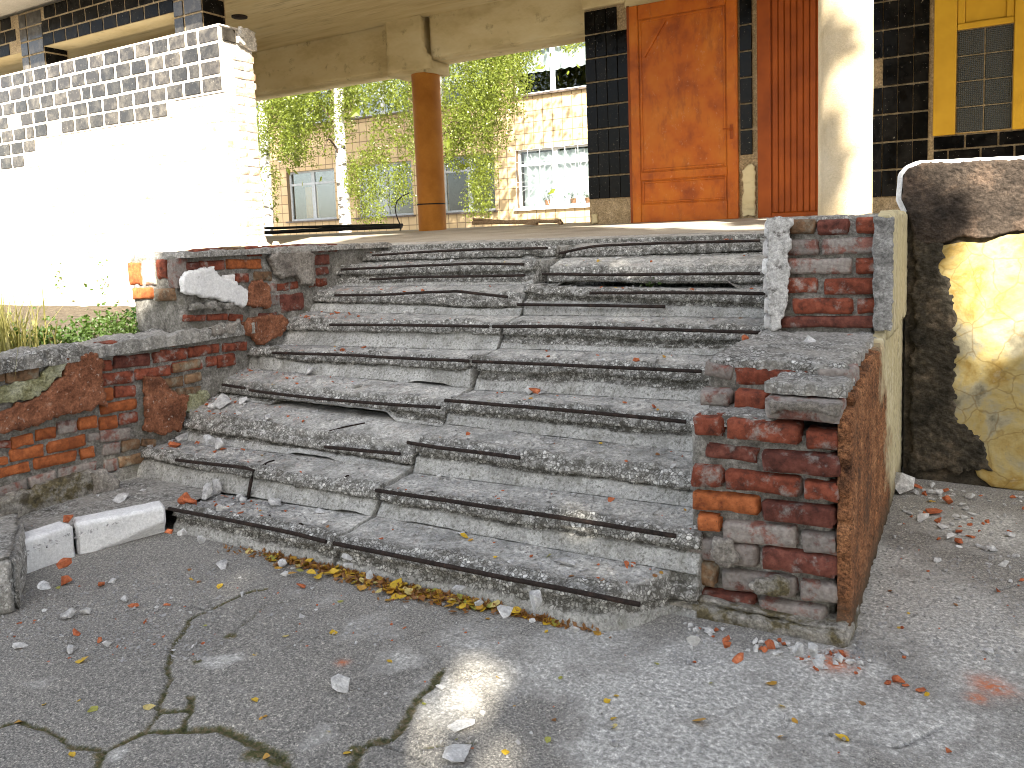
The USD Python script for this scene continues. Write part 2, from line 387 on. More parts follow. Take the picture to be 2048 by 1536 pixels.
    c = g.mix(.9, c, g.ramp(g.noise(85, 5, .85), [(.36, (.12, .11, .10)), (.47, (.7, .68, .66)), (.56, (1.3, 1.28, 1.25)), (.66, (2.2, 2.1, 2.0))]), 'multiply')
    c = g.mix(g.mul(g.step(g.noise(5, 6, .75), .50, .62), .6), c, (.05, .036, .026))
    w = g.n('math', 'value', math_type='multiply_add', value1=g.noise(3.2, 5, .6), value2=1.3, value3=sx)
    yz = g.n('math', 'value', math_type='multiply_add', value1=sz, value2=.55, value3=w)
    c = g.mix(g.step(yz, 4.75, 5.0), c, g.ramp(g.noise(6, 5, .6, vec=g.pos((1, 6, .4))), [(.3, (.25, .23, .17)), (.5, (.46, .40, .24)), (.75, (.56, .52, .40))]))
    c = g.mix(g.step(sz, .16, .02), c, (.06, .045, .03))
    g.done('render_orange', c, .92, g.bump(g.noise(110, 4, .7), .006))
    # peeling yellow plaster of the wall on the right
    g = G()
    c = g.ramp(g.noise(3.2, 6, .62, dist=.6), [(.30, (.07, .062, .045)), (.41, (.30, .27, .18)), (.49, (.36, .285, .12)), (.58, (.28, .185, .05)), (.70, (.40, .37, .27))])
    cr = g.n('voronoi_texture', 'distance', vector=g.n('mix_vector', 'result', fac=.12, a=g.pos(), b=g.noise(5, 3, out='color')), scale=7., feature='distance_to_edge')
    c = g.mix(g.mul(g.step(cr, .03, .0), .55), c, (.16, .1, .03))
    c = g.mix(g.mul(g.step(g.noise(40, 4), .6, .68), .4), c, (.2, .18, .13))
    g.done('plaster_yellow', c, .85, g.bump(g.noise(50, 4), .003))
    # glossy glazed tiles
    for nm, b, dirt in (('tile_black', (.003, .003, .003), .06), ('tile_grey', (.028, .026, .024), .6)):
        g = G(); n = g.noise(9, 5, .65)
        c = g.mix(g.mul(g.step(n, .45, .75), dirt), b, (.16, .15, .13))
        c = g.mix(g.mul(g.step(g.noise(75, 2), .70, .74), .5), c, (.5, .48, .42))
        c = g.mix(1.0, c, g.mix(g.n('object_info', 'random'), (.6, .6, .6), (1.5, 1.4, 1.3)), 'multiply')
        r = g.n('map_range', 'result', value=n, from_min=.3, from_max=.8, to_min=.07, to_max=.32)
        g.done(nm, c, r, g.bump(g.noise(14, 2), .0012), specular_ior_level=.07 if nm == 'tile_black' else .5)
    rough_mat('tile_joint', [(.3, (.26, .19, .10)), (.6, (.40, .30, .18)), (.8, (.48, .39, .26))], 12)
    rough_mat('tile_joint_pale', [(.3, (.55, .50, .43)), (.7, (.72, .67, .6))], 12, mottled=.3)
    # paint, plaster of the porch
    g = G()
    c = g.ramp(g.noise(3.5, 5, .6), [(.3, (.25, .05, .004)), (.46, (.42, .098, .005)), (.6, (.46, .125, .007)), (.76, (.52, .165, .018))])
    c = g.mix(g.mul(g.step(g.noise(9, 6, .7, vec=g.pos((1, 1, .35))), .52, .70), .65), c, (.19, .045, .010))
    c = g.mix(g.mul(g.step(g.noise(28, 6, .8, vec=g.pos((1, 1, .5))), .60, .66), .5), c, (.50, .26, .12))
    g.done('paint_orange', c, .45, g.bump(g.noise(60, 3, vec=g.pos((1, 1, .1))), .0015))
    g = G()
    c = g.ramp(g.noise(4, 5, .6), [(.3, (.20, .04, .004)), (.6, (.29, .062, .006)), (.8, (.34, .078, .008))])
    g.done('paint_orange_dark', c, .5)
    g = G()
    c = g.ramp(g.noise(5, 5, .6), [(.3, (.42, .23, .015)), (.7, (.52, .30, .022))])
    g.done('paint_yellow', c, .5, g.bump(g.noise(40, 3), .001))
    g = G()
    c = g.ramp(g.noise(1.4, 6, .65, vec=g.pos((.35, 2.5, 1))), [(.28, (.38, .285, .14)), (.5, (.57, .475, .275)), (.75, (.66, .58, .38))])
    c = g.mix(g.mul(g.step(g.noise(5, 6, .7, vec=g.pos((.3, 3, 1))), .55, .72), .6), c, (.16, .12, .07))
    g.done('ceiling_plaster', c, .9, g.bump(g.noise(18, 5, .6, vec=g.pos((.3, 3, 1))), .008))
    g = G()
    c = g.ramp(g.noise(2.1, 6, .65, vec=g.pos((.6, 1, 1.4))), [(.28, (.38, .295, .15)), (.5, (.57, .475, .275)), (.75, (.66, .58, .38))])
    c = g.mix(g.mul(g.step(g.noise(6.5, 6, .7), .58, .7), .65), c, (.17, .13, .075))
    g.done('beam_plaster', c, .9, g.bump(g.noise(22, 5, .6), .006))
    rough_mat('column_brown', [(.3, (.30, .11, .014)), (.6, (.42, .17, .026)), (.8, (.46, .21, .045))], 2.5, rough=.6, mottled=.15)
    rough_mat('column_cream', [(.3, (.44, .34, .20)), (.6, (.56, .47, .33)), (.8, (.62, .54, .42))], 2.5, rough=.7, mottled=.15, spots=((.5, .22, .1), 6, .66, .6))
    rough_mat('roof_white', [(.3, (.55, .52, .45)), (.7, (.68, .65, .58))], 3, mottled=.2)
    # far block
    g = G(); p = g.n('mapping', 'vector', vector=g.pos(), rotation=(math.pi / 2, 0, 0))
    bt = g.n('brick_texture', 'color', vector=p, color1=(.57, .43, .26), color2=(.49, .36, .205), mortar=(.20, .14, .085), scale=1., mortar_size=.012, brick_width=.30, row_height=.30, offset=0.)
    c = g.mix(.7, bt, g.mix(g.noise(1.1, 4), (.7, .68, .66), (1.2, 1.2, 1.2)), 'multiply')
    g.done('facade_tiles', c, .7)
    rough_mat('frame_white', [(.3, (.55, .56, .58)), (.7, (.74, .75, .76))], 8, rough=.6, mottled=.2)
    rough_mat('frame_grey', [(.3, (.30, .32, .33)), (.7, (.48, .5, .52))], 8, rough=.6, mottled=.2)
    rough_mat('sill_dark', [(.3, (.08, .06, .05)), (.7, (.16, .13, .11))], 8, rough=.6)
    rough_mat('plywood', [(.3, (.20, .10, .03)), (.7, (.30, .16, .05))], 5, rough=.6)
    rough_mat('cloth', [(.3, (.66, .67, .68)), (.7, (.78, .78, .79))], 10, mottled=.1)
    rough_mat('room_dark', [(.3, (.004, .005, .005)), (.7, (.012, .013, .014))], 2)
    rough_mat('pot_clay', [(.3, (.4, .15, .06)), (.7, (.5, .22, .1))], 10)
    g = G()
    fr = g.n('fresnel', 'fac', IOR=1.6)
    t = g.n('transparent_bsdf', 'BSDF', color=(.86, .9, .9)); s = g.n('glossy_bsdf', 'BSDF', color=(.95, .95, .95), roughness=.02)
    g.close('pane', g.n('mix_closure', 'closure', fac=g.add(g.mul(fr, .45), .01), closure1=t, closure2=s))
    g = G()
    wv = g.n('wave_texture', 'fac', vector=g.pos(), scale=22., bands_direction='x'); wz = g.n('wave_texture', 'fac', vector=g.pos(), scale=22., bands_direction='z')
    c = g.mix(g.mul(wv, wz), (.014, .016, .013), (.05, .055, .046))
    g.done('glass_block', c, .16, g.bump(g.mul(wv, wz), .006), specular_ior_level=.6)
    # vegetation
    def leaf(name, cols, trans=.35, rough=.5):
        g = G(); r = g.n('geometry', 'random_per_island')
        c = g.ramp(r, cols)
        d = g.n('principled_bsdf', 'BSDF', base_color=c, roughness=rough)
        t = g.n('translucent_bsdf', 'BSDF', color=g.mix(1.0, c, (1.5, 1.6, .6), 'multiply'))
        g.close(name, g.n('mix_closure', 'closure', fac=trans, closure1=d, closure2=t))
    leaf('birch_leaf', [(0, (.13, .16, .022)), (.25, (.34, .34, .05)), (.55, (.66, .58, .10)), (.85, (.80, .74, .26)), (1, (.80, .55, .08))], .34, .28)
    leaf('shade_leaf', [(0, (.03, .06, .012)), (1, (.10, .13, .02))], .2)
    leaf('bed_leaf', [(0, (.05, .09, .015)), (.5, (.14, .19, .03)), (.8, (.27, .28, .06)), (1, (.40, .32, .13))], .3)
    leaf('dry_blade', [(0, (.22, .20, .07)), (.5, (.45, .38, .19)), (1, (.60, .51, .32))], .3)
    leaf('ivy_leaf', [(0, (.02, .05, .012)), (1, (.07, .13, .03))], .2, .35)
    for nm, cc in (('leaf_yellow', (.62, .40, .03)), ('leaf_ochre', (.46, .25, .035)), ('leaf_brown', (.26, .11, .03)), ('leaf_pale', (.58, .47, .17)), ('leaf_green', (.33, .33, .06))):
        g = G(); c = g.mix(g.step(g.noise(120, 4, .6), .45, .7), cc, tuple(x * .55 for x in cc))
        d = g.n('principled_bsdf', 'BSDF', base_color=c, roughness=.45); t = g.n('translucent_bsdf', 'BSDF', color=cc)
        g.close(nm, g.n('mix_closure', 'closure', fac=.15, closure1=d, closure2=t))
    leaf('leaf_litter', [(0, (.2, .09, .025)), (.35, (.36, .17, .03)), (.7, (.5, .30, .04)), (1, (.60, .44, .08))], .12)
    leaf('grit', [(0, (.28, .275, .27)), (.5, (.40, .395, .385)), (.8, (.52, .51, .5)), (.84, (.65, .64, .62)), (.92, (.66, .65, .63)), (.93, (.4, .12, .05)), (1, (.45, .15, .07))], .0, .9)
    g = G(); n = g.noise(5, 5, .65, vec=g.pos((1, 1, 2.4)))
    c = g.mix(g.step(n, .53, .60), (.66, .64, .60), (.05, .045, .04))
    c = g.mix(g.mul(g.step(g.noise(3, 4), .55, .75), .5), c, (.25, .2, .14))
    g.done('birch_bark', c, .85, g.bump(n, .01))
    rough_mat('twig', [(.3, (.06, .04, .03)), (.7, (.14, .1, .075))], 10)
    rough_mat('litter_plastic', [(.3, (.05, .4, .6)), (.7, (.15, .6, .7))], 30, rough=.4)


build_materials()

# ------------------------------------------------------------------ ground
T0, TREAD = 2.165, .286
JOINT = -2.37


def Yn(n): return T0 + n * TREAD


def cracks():
    C = [[(0, 1462), (55, 1447), (110, 1460), (165, 1493), (235, 1502), (310, 1470), (332, 1440), (345, 1400), (358, 1365), (350, 1340), (362, 1300), (400, 1240), (440, 1222), (500, 1190), (545, 1178)],
         [(345, 1430), (398, 1426), (404, 1400), (396, 1395)], [(235, 1502), (214, 1545)], [(318, 1468), (385, 1462), (400, 1428)],
         [(385, 1462), (452, 1462), (505, 1482), (560, 1502), (604, 1545)], [(480, 1275), (515, 1240), (545, 1212), (600, 1205)],
         [(724, 1545), (758, 1490), (798, 1482), (832, 1438), (848, 1402), (905, 1345)], [(758, 1490), (830, 1505), (880, 1540)], [(860, 1500), (960, 1490)],
         [(1645, 1466), (1720, 1480), (1800, 1496), (1850, 1480), (1900, 1455)], [(130, 1185), (170, 1220), (165, 1240)], [(280, 1228), (400, 1215), (470, 1240)],
         [(1590, 1440), (1588, 1500)], [(1990, 1190), (2060, 1170)]]
    W = [(.008, .85), (.009, .9), (.009, .9), (.008, .9), (.013, .9), (.005, .6), (.012, .85), (.006, .5), (.006, .7), (.004, 0), (.004, .2), (.004, .4), (.003, .1), (.004, .4)]
    return [(np.array([at(*p, z=0.)[:2] for p in c]), *w) for c, w in zip(C, W)]


def axis(lo, hi, step, far_lo, far_hi):
    a = np.arange(lo, hi + step / 2, step)
    e = np.cumsum(np.geomspace(step * 2, 60, 22))
    return np.r_[(lo - e[::-1])[(lo - e[::-1]) > far_lo], a, (hi + e)[(hi + e) < far_hi]]


GX, GY = axis(-4.2, .62, .0095, -200, 200), axis(.75, 5.0, .0095, -200, 200)


def ground_base(x, y):
    p = np.stack([x, y, x * 0], -1)
    return .012 * fbm(p * 1.3, 3, 3) + .0035 * fbm(p * 9, 3, 4)


def make_ground():
    X, Y = np.meshgrid(GX, GY, indexing='ij'); x, y = X.ravel(), Y.ravel()
    near = (x > -4.3) & (x < .7) & (y > .6) & (y < 5.1)
    p = np.stack([x, y, x * 0], -1)
    z = np.zeros(len(x)); z[near] = ground_base(x[near], y[near])
    z[near] += .0022 * fbm(p[near] * 45, 3, 8) * 2
    moss, crack, dust, red = (np.zeros(len(x)) for _ in range(4))
    wob = np.stack([fbm(p[near] * 11, 4, 21), fbm(p[near] * 11 + 40, 4, 22)], -1) * .035
    q = p[near, :2] + wob
    mz = np.zeros(len(q)); cz = np.zeros(len(q))
    for line, w, ms in cracks():
        d = np.full(len(q), 9.)
        for a, b in zip(line[:-1], line[1:]):
            ab = b - a; t = np.clip(((q - a) @ ab) / (ab @ ab), 0, 1)
            d = np.minimum(d, np.linalg.norm(q - a - t[:, None] * ab, axis=1))
        k = np.exp(-(d / w) ** 2); z[np.where(near)[0]] -= .010 * k
        mz = np.maximum(mz, ms * np.exp(-(d / (w * 1.7)) ** 2)); cz = np.maximum(cz, (1 - ms * .7) * np.exp(-(d / (w * .6)) ** 2))
    for u, v, r in ((215, 1360, .0), (535, 1512, .05), (575, 1525, .05), (480, 1275, .03), (410, 1330, .025), (850, 1405, .03), (735, 1505, .03), (225, 1510, .03)):
        c = at(u, v, z=0.)[:2]
        if r: mz = np.maximum(mz, .9 * np.exp(-(np.linalg.norm(q - c, axis=1) / r) ** 2))
    dz = np.zeros(len(q)); qd = q + .11 * np.stack([fbm(np.c_[q * 9, q[:, :1] * 0], 5, 51), fbm(np.c_[q * 9, q[:, :1] * 0 + 7], 5, 52)], -1)
    for u, v, r, s in ((505, 1312, .07, .9), (150, 1365, .06, .55), (545, 1378, .06, .5), (320, 1503, .05, .8), (720, 1462, .07, .7), (700, 1470, .05, .7), (1255, 1180, .05, .3), (860, 1310, .12, .5),
                       (950, 1390, .16, .55), (800, 1250, .2, .4), (1000, 1290, .25, .42), (1150, 1330, .3, .45), (1320, 1400, .25, .62), (1450, 1360, .28, .6), (1330, 1500, .2, .7), (1600, 1430, .35, .45),
                       (1700, 1350, .25, .45), (1850, 1200, .35, .55), (1950, 1220, .25, .6), (1990, 1260, .2, .75), (2020, 1060, .3, .45), (1800, 1120, .2, .55), (1880, 1440, .3, .42), (2000, 1320, .2, .5), (1480, 1500, .25, .55),
                       (640, 1180, .1, .3), (1250, 1260, .2, .5), (700, 1200, .12, .35), (300, 1150, .15, .3), (450, 1150, .2, .22)):
        c = at(u, v, z=0.)[:2]; dz = np.maximum(dz, s * (.8 if r < .1 else 1) * np.exp(-((np.linalg.norm(qd - c, axis=1) / r) ** 2)))
    dz = np.clip(dz * (.75 + .9 * fbm(np.c_[q * 14, q[:, :1] * 0], 4, 31)) + .13 * np.clip((q[:, 0] + 1.7) / 1.2, 0, 1) + .10 * np.clip((q[:, 1] - 1.9) / .5, 0, 1), 0, 1)
    rz = np.zeros(len(q))
    for u, v, r in ((2000, 1376, .05), (1968, 1398, .025), (1680, 1330, .045), (1690, 1316, .03), (1962, 1400, .02), (700, 1330, .02)):
        c = at(u, v, z=0.)[:2]; rz = np.maximum(rz, np.exp(-(np.linalg.norm(q - c, axis=1) / r) ** 2))
    moss[near], crack[near], dust[near], red[near] = mz, cz, dz, rz
    f = grid_faces(len(GX), len(GY))
    single('ground', (np.c_[x, y, z], f), 'asphalt', 'cracked grey asphalt forecourt dusted with mortar at the foot of the steps', 'ground', kind='structure', smooth=True,
           pv=dict(moss=moss, crack=crack, dust=dust, red=red))
    return (X, Y, z.reshape(X.shape))


GROUND = make_ground()


def ground_z(x, y):
    i = np.clip(np.searchsorted(GX, x), 0, len(GX) - 1); j = np.clip(np.searchsorted(GY, y), 0, len(GY) - 1)
    return float(GROUND[2][i, j])


# ------------------------------------------------------------------ the staircase: nine worn concrete steps in two flights
NOSE = {0: [(.121, .125), (.272, .266), (.383, .352), (.538, .528), (.712, .731), (.865, .888), (1.033, 1.02), (1.201, 1.228), (1.292, 1.306)],
        1: [(.128, .145), (.265, .288), (.422, .411), (.570, .571), (.727, .748), (.889, .897), (1.097, 1.061), (1.148, 1.146), (1.292, 1.314)]}
BACK = {0: [(.11, .147), (.263, .285), (.464, .434), (.598, .584), (.715, .75), (.913, .92), (1.07, 1.089), (1.224, 1.236), (1.308, 1.32)],
        1: [(.151, .155), (.274, .301), (.452, .443), (.575, .608), (.763, .778), (.923, .937), (1.073, 1.062), (1.242, 1.238), (1.328, 1.325)]}
SMOOTH = {0: [.42, .62, .3, .12, .55, .68, .55, .05, .0], 1: [.38, .5, .5, .42, .30, .16, .38, .0, .0]}
GAPS = {(0, 4): [(-3.62, -2.68, .046)], (1, 8): [(-2.28, -1.15, .042)], (0, 5): [(-2.82, -2.5, .014)], (0, 3): [(-3.2, -2.85, .014)], (0, 2): [(-2.62, -2.42, .010)], (1, 2): [(-2.2, -1.9, .006)]}
TREADPTS = {}
stairs = Thing('staircase', 'crumbling grey concrete staircase of nine worn steps with exposed reinforcing bars', 'staircase', (-2.5, 2.45, 0))


def make_step(n, side):
    xa, xb = ((-3.44 if n == 1 else -4.13), JOINT - .012) if side == 0 else (JOINT + .012, -.86)
    if n >= 8 and side == 0: xb -= .06
    xs = np.linspace(xa, xb, int((xb - xa) / .0078) + 1); k = len(xs)
    ref0, ref1 = ((-3.43 if n == 1 else -4.1), -2.4) if side == 0 else (-2.36, -1.0)
    f = np.clip((xs - ref0) / (ref1 - ref0), -.1, 1.1)
    lin = lambda ab: ab[0] + (ab[1] - ab[0]) * f
    zn, zb = lin(NOSE[side][n - 1]), lin(BACK[side][n - 1])
    zp = lin(BACK[side][n - 2]) if n > 1 else np.full(k, -.03)
    w = np.stack([xs * 4.2, xs * 0 + n * 3.1, xs * 0 + side * 7], -1)
    zn = zn + .013 * fbm(w, 5, 11) * 1.7
    bite = np.clip(fbm(w * .9 + 5, 4, 35) - .10, 0, .3) * (1.25 if n > 1 else .8)
    zn = zn - bite * .09
    back = np.clip((xs + 1.16) / .20, 0, 1) ** 2 * .24 if (n, side) == (1, 1) else np.zeros(k)
    zn = zn - back * .18
    zbot = zp + .004 + .006 * np.abs(fbm(w * 2.1, 3, 12))
    for a, b, g in GAPS.get((side, n), []):
        zbot = zbot + g * np.clip(np.minimum(xs - a, b - xs) / .06, 0, 1) * (.75 + .5 * fbm(w * 3, 3, 13))
    y = Yn(n)
    hs = np.clip(SMOOTH[side][n - 1] * .86 * (1 + .7 * fbm(w * 1.3, 5, 14)) + .22 * fbm(w * .6, 3, 15), 0, .9)     # how much of the riser keeps its smooth face
    cols, wornc, flatc, dirtc, nomn = [], [], [], [], []
    NT, NN, NR = 30, 7, 24
    ny = back + .017 * fbm(w * 1.4, 5, 16) * 1.7 + bite * .10                                        # nose line wanders
    for s in np.linspace(0, 1, NT):                                              # tread, back to nose
        yy = y + (TREAD + .13) * (1 - s) + (.02 + ny) * s
        ss = np.clip((y + TREAD - yy) / TREAD, 0, 1)
        z = zb - (zb - zn) * ss ** 1.9
        cols.append(np.c_[xs, yy, z]); edge = np.clip((ss - .35 - .35 * fbm(w * 2, 3, 17)) / .3, 0, 1)
        wornc.append(edge * .85 + .15); flatc.append(np.clip(1.15 - edge * 1.1, 0, 1)); dirtc.append(np.full(k, .25) + .45 * (ss < .08)); nomn.append(np.tile([0, -.25 * ss[0], 1.], (k, 1)))
    for s in np.linspace(.15, 1, NN):                                            # rounded nose
        a = s * math.pi / 2; r = .02
        cols.append(np.c_[xs, y + r - r * math.sin(a) + ny, zn - r * (1 - math.cos(a))])
        wornc.append(np.ones(k)); flatc.append(np.full(k, .1)); dirtc.append(np.full(k, .35)); nomn.append(np.tile([0, -math.sin(a), math.cos(a)], (k, 1)))
    top = zn - .02
    for s in np.linspace(.04, 1, NR):                                            # riser: eaten away under the nose, smooth foot
        z = top + (zbot - top) * s
        up = 1 - s                                                                # 0 at the foot
        sm = np.clip((hs + .20 * fbm(w * 4.5 + s * 3, 4, 19) - up) / .06, 0, 1); sm = sm * sm * (3 - 2 * sm)
        rec = .016 + .016 * fbm(w * 2.4, 4, 18) + .012 * math.sin(min(1, s * 2.2) * math.pi)
        yy = y + back * s + ny * (1 - s) + rec * (1 - sm) - .004 * sm
        cols.append(np.c_[xs, yy, z]); wornc.append(1 - sm); flatc.append(np.zeros(k))
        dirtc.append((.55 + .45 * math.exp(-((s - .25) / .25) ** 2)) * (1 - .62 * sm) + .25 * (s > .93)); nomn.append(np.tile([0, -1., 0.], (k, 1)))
    for yy, dz in ((y + .05 + float(back.max()), 0), (y + .26, .0), (y + .26, .06), (y + TREAD + .13, None)):
        z = zbot + (dz or 0) if dz is not None else zb - .05
        cols.append(np.c_[xs, np.full(k, yy), z]); wornc.append(np.ones(k)); flatc.append(np.zeros(k)); dirtc.append(np.ones(k)); nomn.append(np.zeros((k, 3)))
    V = np.stack(cols, 1).reshape(-1, 3); N = np.stack(nomn, 1).reshape(-1, 3)
    wv, fv, dv = (np.stack(q, 1).ravel() for q in (wornc, flatc, dirtc))
    q = V * 1.0 + n * 1.7 + side * 5
    big, fine = fbm(q * 15, 4, 31), fbm(q * 55, 3, 32)
    amp = (.0030 + .017 * wv * (1 - .45 * fv))
    lump = np.maximum(fbm(q * 95, 2, 33), -.15)
    crev = -np.clip(.10 - np.abs(fbm(q * np.array([7, 22, 22.]), 3, 34)), 0, 1) * .13 * wv * (1 - fv)   # crevices running along the step
    V = V + N * (big * amp * 1.7 + fine * amp * 1.0 + lump * .008 * wv + crev)[:, None]
    M = len(cols); F = grid_faces(k, M)
    wrap = np.stack([np.arange(k - 1) * M + M - 1, np.arange(1, k) * M + M - 1, np.arange(1, k) * M, np.arange(k - 1) * M], -1)
    F = np.vstack([F, wrap]); F = F[:, ::-1] if True else F
    F = np.vstack([F[:, [0, 1, 2]], F[:, [0, 2, 3]]])
    nv = len(V)                                                                    # end caps
    for e, fl in ((0, False), (k - 1, True)):
        ring = np.arange(M) + e * M; c = np.array([V[ring][0, 0], y + .14 + back[e], (zn[e] + zbot[e]) / 2])
        V = np.vstack([V, c]); t = np.c_[np.full(M, nv), ring, np.roll(ring, -1)]; nv += 1
        F = np.vstack([F, t if fl else t[:, ::-1]])
    pad = lambda a, v: np.r_[a, [v, v]]
    stairs.part('step', (V, F), 'step_concrete', True, pv=dict(worn=pad(wv, 1), flat=pad(fv, 0), dirt=pad(dv, .6)))
    tv = V[:k * M].reshape(k, M, 3)[4:-4, :NT - 1]; keep = tv[(tv[..., 1] < y + TREAD - .03)]
    TREADPTS[(n, side)] = keep


for n in range(1, 10):
    for side in (0, 1): make_step(n, side)


def tread_pt(n, side, x, frac):
    P = TREADPTS[(n, side)]; yy = Yn(n) + frac * TREAD
    return P[np.argmin((P[:, 0] - x) ** 2 + (P[:, 1] - yy) ** 2)]


def stair_hit(u, v):
    """The point of the stair treads that a pixel shows."""
    for n in range(1, 10):
        for side in (0, 1):
            P = TREADPTS[(n, side)]; zm = float(np.mean(P[:, 2])); h = at(u, v, z=zm)
            if Yn(n) - .01 < h[1] < Yn(n) + TREAD + .01 and (h[0] < JOINT) == (side == 0):
                return P[np.argmin((P[:, 0] - h[0]) ** 2 + (P[:, 1] - h[1]) ** 2)]
    return None


def bar(n, pts, r=.0092, dz=.006, wobble=.004):
    P = np.array([at(u, v, y=Yn(n) - .014) for u, v in pts]); P[:, 2] += dz
    d = np.r_[0, np.cumsum(np.linalg.norm(np.diff(P, axis=0), axis=1))]; t = np.linspace(0, d[-1], max(4, int(d[-1] / .05)))
    Q = np.stack([np.interp(t, d, P[:, k]) for k in range(3)], -1)
    Q[:, 2] += wobble * fbm(np.c_[Q[:, 0] * 3, Q[:, 0] * 0 + n, Q[:, 0] * 0], 3, 9)
    stairs.part('reinforcing_bar', tube(Q, r, 7), 'rust', True)
    return Q


BARS = [(1, [(338, 1020), (420, 1036), (500, 1052), (600, 1073), (652, 1087)]), (1, [(668, 1090), (800, 1117), (1000, 1158), (1150, 1187), (1280, 1213)]),
        (2, [(352, 923), (430, 932), (490, 938), (508, 944), (502, 965), (496, 1000)]), (2, [(752, 984), (900, 1006), (1100, 1036), (1250, 1060), (1352, 1076)]),
        (4, [(445, 772), (490, 779)]), (4, [(500, 783), (600, 796), (700, 806), (800, 813), (880, 818)]), (3, [(650, 897), (720, 904), (800, 911)]), (3, [(815, 888), (880, 899), (960, 908), (1040, 919)]),
        (4, [(890, 804), (1000, 813), (1150, 826), (1300, 840), (1372, 848)]), (5, [(545, 708), (700, 713), (800, 719), (938, 725)]), (5, [(945, 726), (1100, 732), (1250, 739), (1403, 746)]),
        (6, [(660, 652), (800, 653), (978, 656)]), (6, [(985, 656), (1100, 656), (1300, 661), (1520, 668)]), (7, [(670, 593), (760, 592), (860, 587), (915, 585), (960, 590), (1015, 597)]),
        (7, [(1180, 589), (1300, 588), (1450, 589), (1530, 591)]), (8, [(683, 541), (800, 536), (950, 529), (1048, 531)]), (8, [(1085, 551), (1200, 552), (1350, 551), (1520, 550)]), (8, [(740, 561), (850, 556), (1050, 553)]),
        (9, [(745, 513), (850, 506), (960, 501), (1095, 499)]), (9, [(1118, 510), (1160, 500), (1195, 494), (1300, 490), (1520, 484)]), (7, [(1035, 612), (1200, 614), (1330, 616)])]
for n, pts in BARS: bar(n, pts)
# stirrup stubs lying across the treads
for u, v, u2, v2 in ((655, 1085, 690, 1068), (690, 1085, 745, 1048), (560, 952, 592, 943), (612, 965, 640, 945), (680, 965, 700, 955), (500, 940, 530, 932), (720, 1095, 760, 1075), (795, 1115, 815, 1100), (878, 1130, 900, 1118), (935, 1142, 950, 1130), (1020, 1158, 1040, 1146),
                     (590, 1066, 600, 1056), (640, 858, 730, 848), (530, 1048, 540, 1040), (1170, 1190, 1186, 1180), (520, 932, 548, 922)):
    a, b = stair_hit(u, v), stair_hit(u2, v2)
    if a is None or b is None: continue
    mid = (a + b) / 2 + [0, 0, .006]
    stairs.part('reinforcing_bar', tube([a + [0, 0, .001], mid, b + [0, 0, .003]], .004, 6), 'rust', True)

# ------------------------------------------------------------------ porch platform
LIPY = Yn(10)


def plat_z(y): return 1.362 + (y - LIPY) * .0475


def make_platform():
    t = Thing('porch_platform', 'pale concrete porch floor at the top of the steps with a worn rounded lip', 'platform', (-4, 6, 0))
    xs = np.arange(-5.2, -.8, .016); w = np.stack([xs * 3, xs * 0, xs * 0], -1)
    wob = .012 * fbm(w, 4, 41); rows = []
    for s in np.linspace(0, 1, 14):
        yy = LIPY + .35 * (1 - s) + .012 * s; rows.append(np.c_[xs, yy + wob * s, plat_z(yy) + 0 * xs])
    for a in np.linspace(.2, 1, 6) * math.pi / 2:
        rows.append(np.c_[xs, LIPY + .012 - .012 * math.sin(a) + wob, plat_z(LIPY) - .012 * (1 - math.cos(a)) + 0 * xs])
    for z in np.linspace(1.338, 1.300, 5): rows.append(np.c_[xs, LIPY + wob + .004, z + 0 * xs])
    for z in np.linspace(1.298, .9, 4): rows.append(np.c_[xs, LIPY + .05 + 0 * xs, z + 0 * xs])
    V = np.stack(rows, 1); M = V.shape[1]; V = V.reshape(-1, 3)
    V += np.c_[np.zeros(len(V)), fbm(V * 40, 4, 42) * -.005, fbm(V * 40, 4, 43) * .003]
    k = len(xs); up = np.tile(np.r_[np.zeros(14), np.ones(M - 14) * .9], k)
    fl = np.tile(np.r_[np.ones(12), np.zeros(M - 12)], k)
    t.part('lip', (V, grid_faces(k, M)[:, ::-1]), 'step_concrete', True, pv=dict(worn=up, flat=fl, dirt=up * .5 + .15))
    X, Y = np.meshgrid(np.linspace(-14, 3, 120), np.linspace(LIPY + .3, 8.25, 40), indexing='ij')
    Z = plat_z(Y) + .004 * fbm(np.stack([X * 2, Y * 2, X * 0], -1).reshape(-1, 3), 3, 2).reshape(X.shape)
    v = np.stack([X, Y, Z], -1).reshape(-1, 3)
    t.part('floor_slab', (v, grid_faces(120, 40)), 'porch_floor', True)
    t.part('edge_beam', box(-14, 3, 8.0, 8.25, 0, plat_z(8.25) - .02), 'porch_floor')
    t.part('side_slab', box(-.8, 3, 4.99, LIPY + .32, 0, 1.36), 'porch_floor')
    t.part('side_slab', box(-14, -5.2, 5.0, LIPY + .32, 0, 1.35), 'porch_floor')


make_platform()

# ------------------------------------------------------------------ brickwork helpers
BKIND = dict(r='brick_red', d='brick_dark', o='brick_orange', g='brick_grey', b='brick_brown', w='brick_white', p='brick_pale')


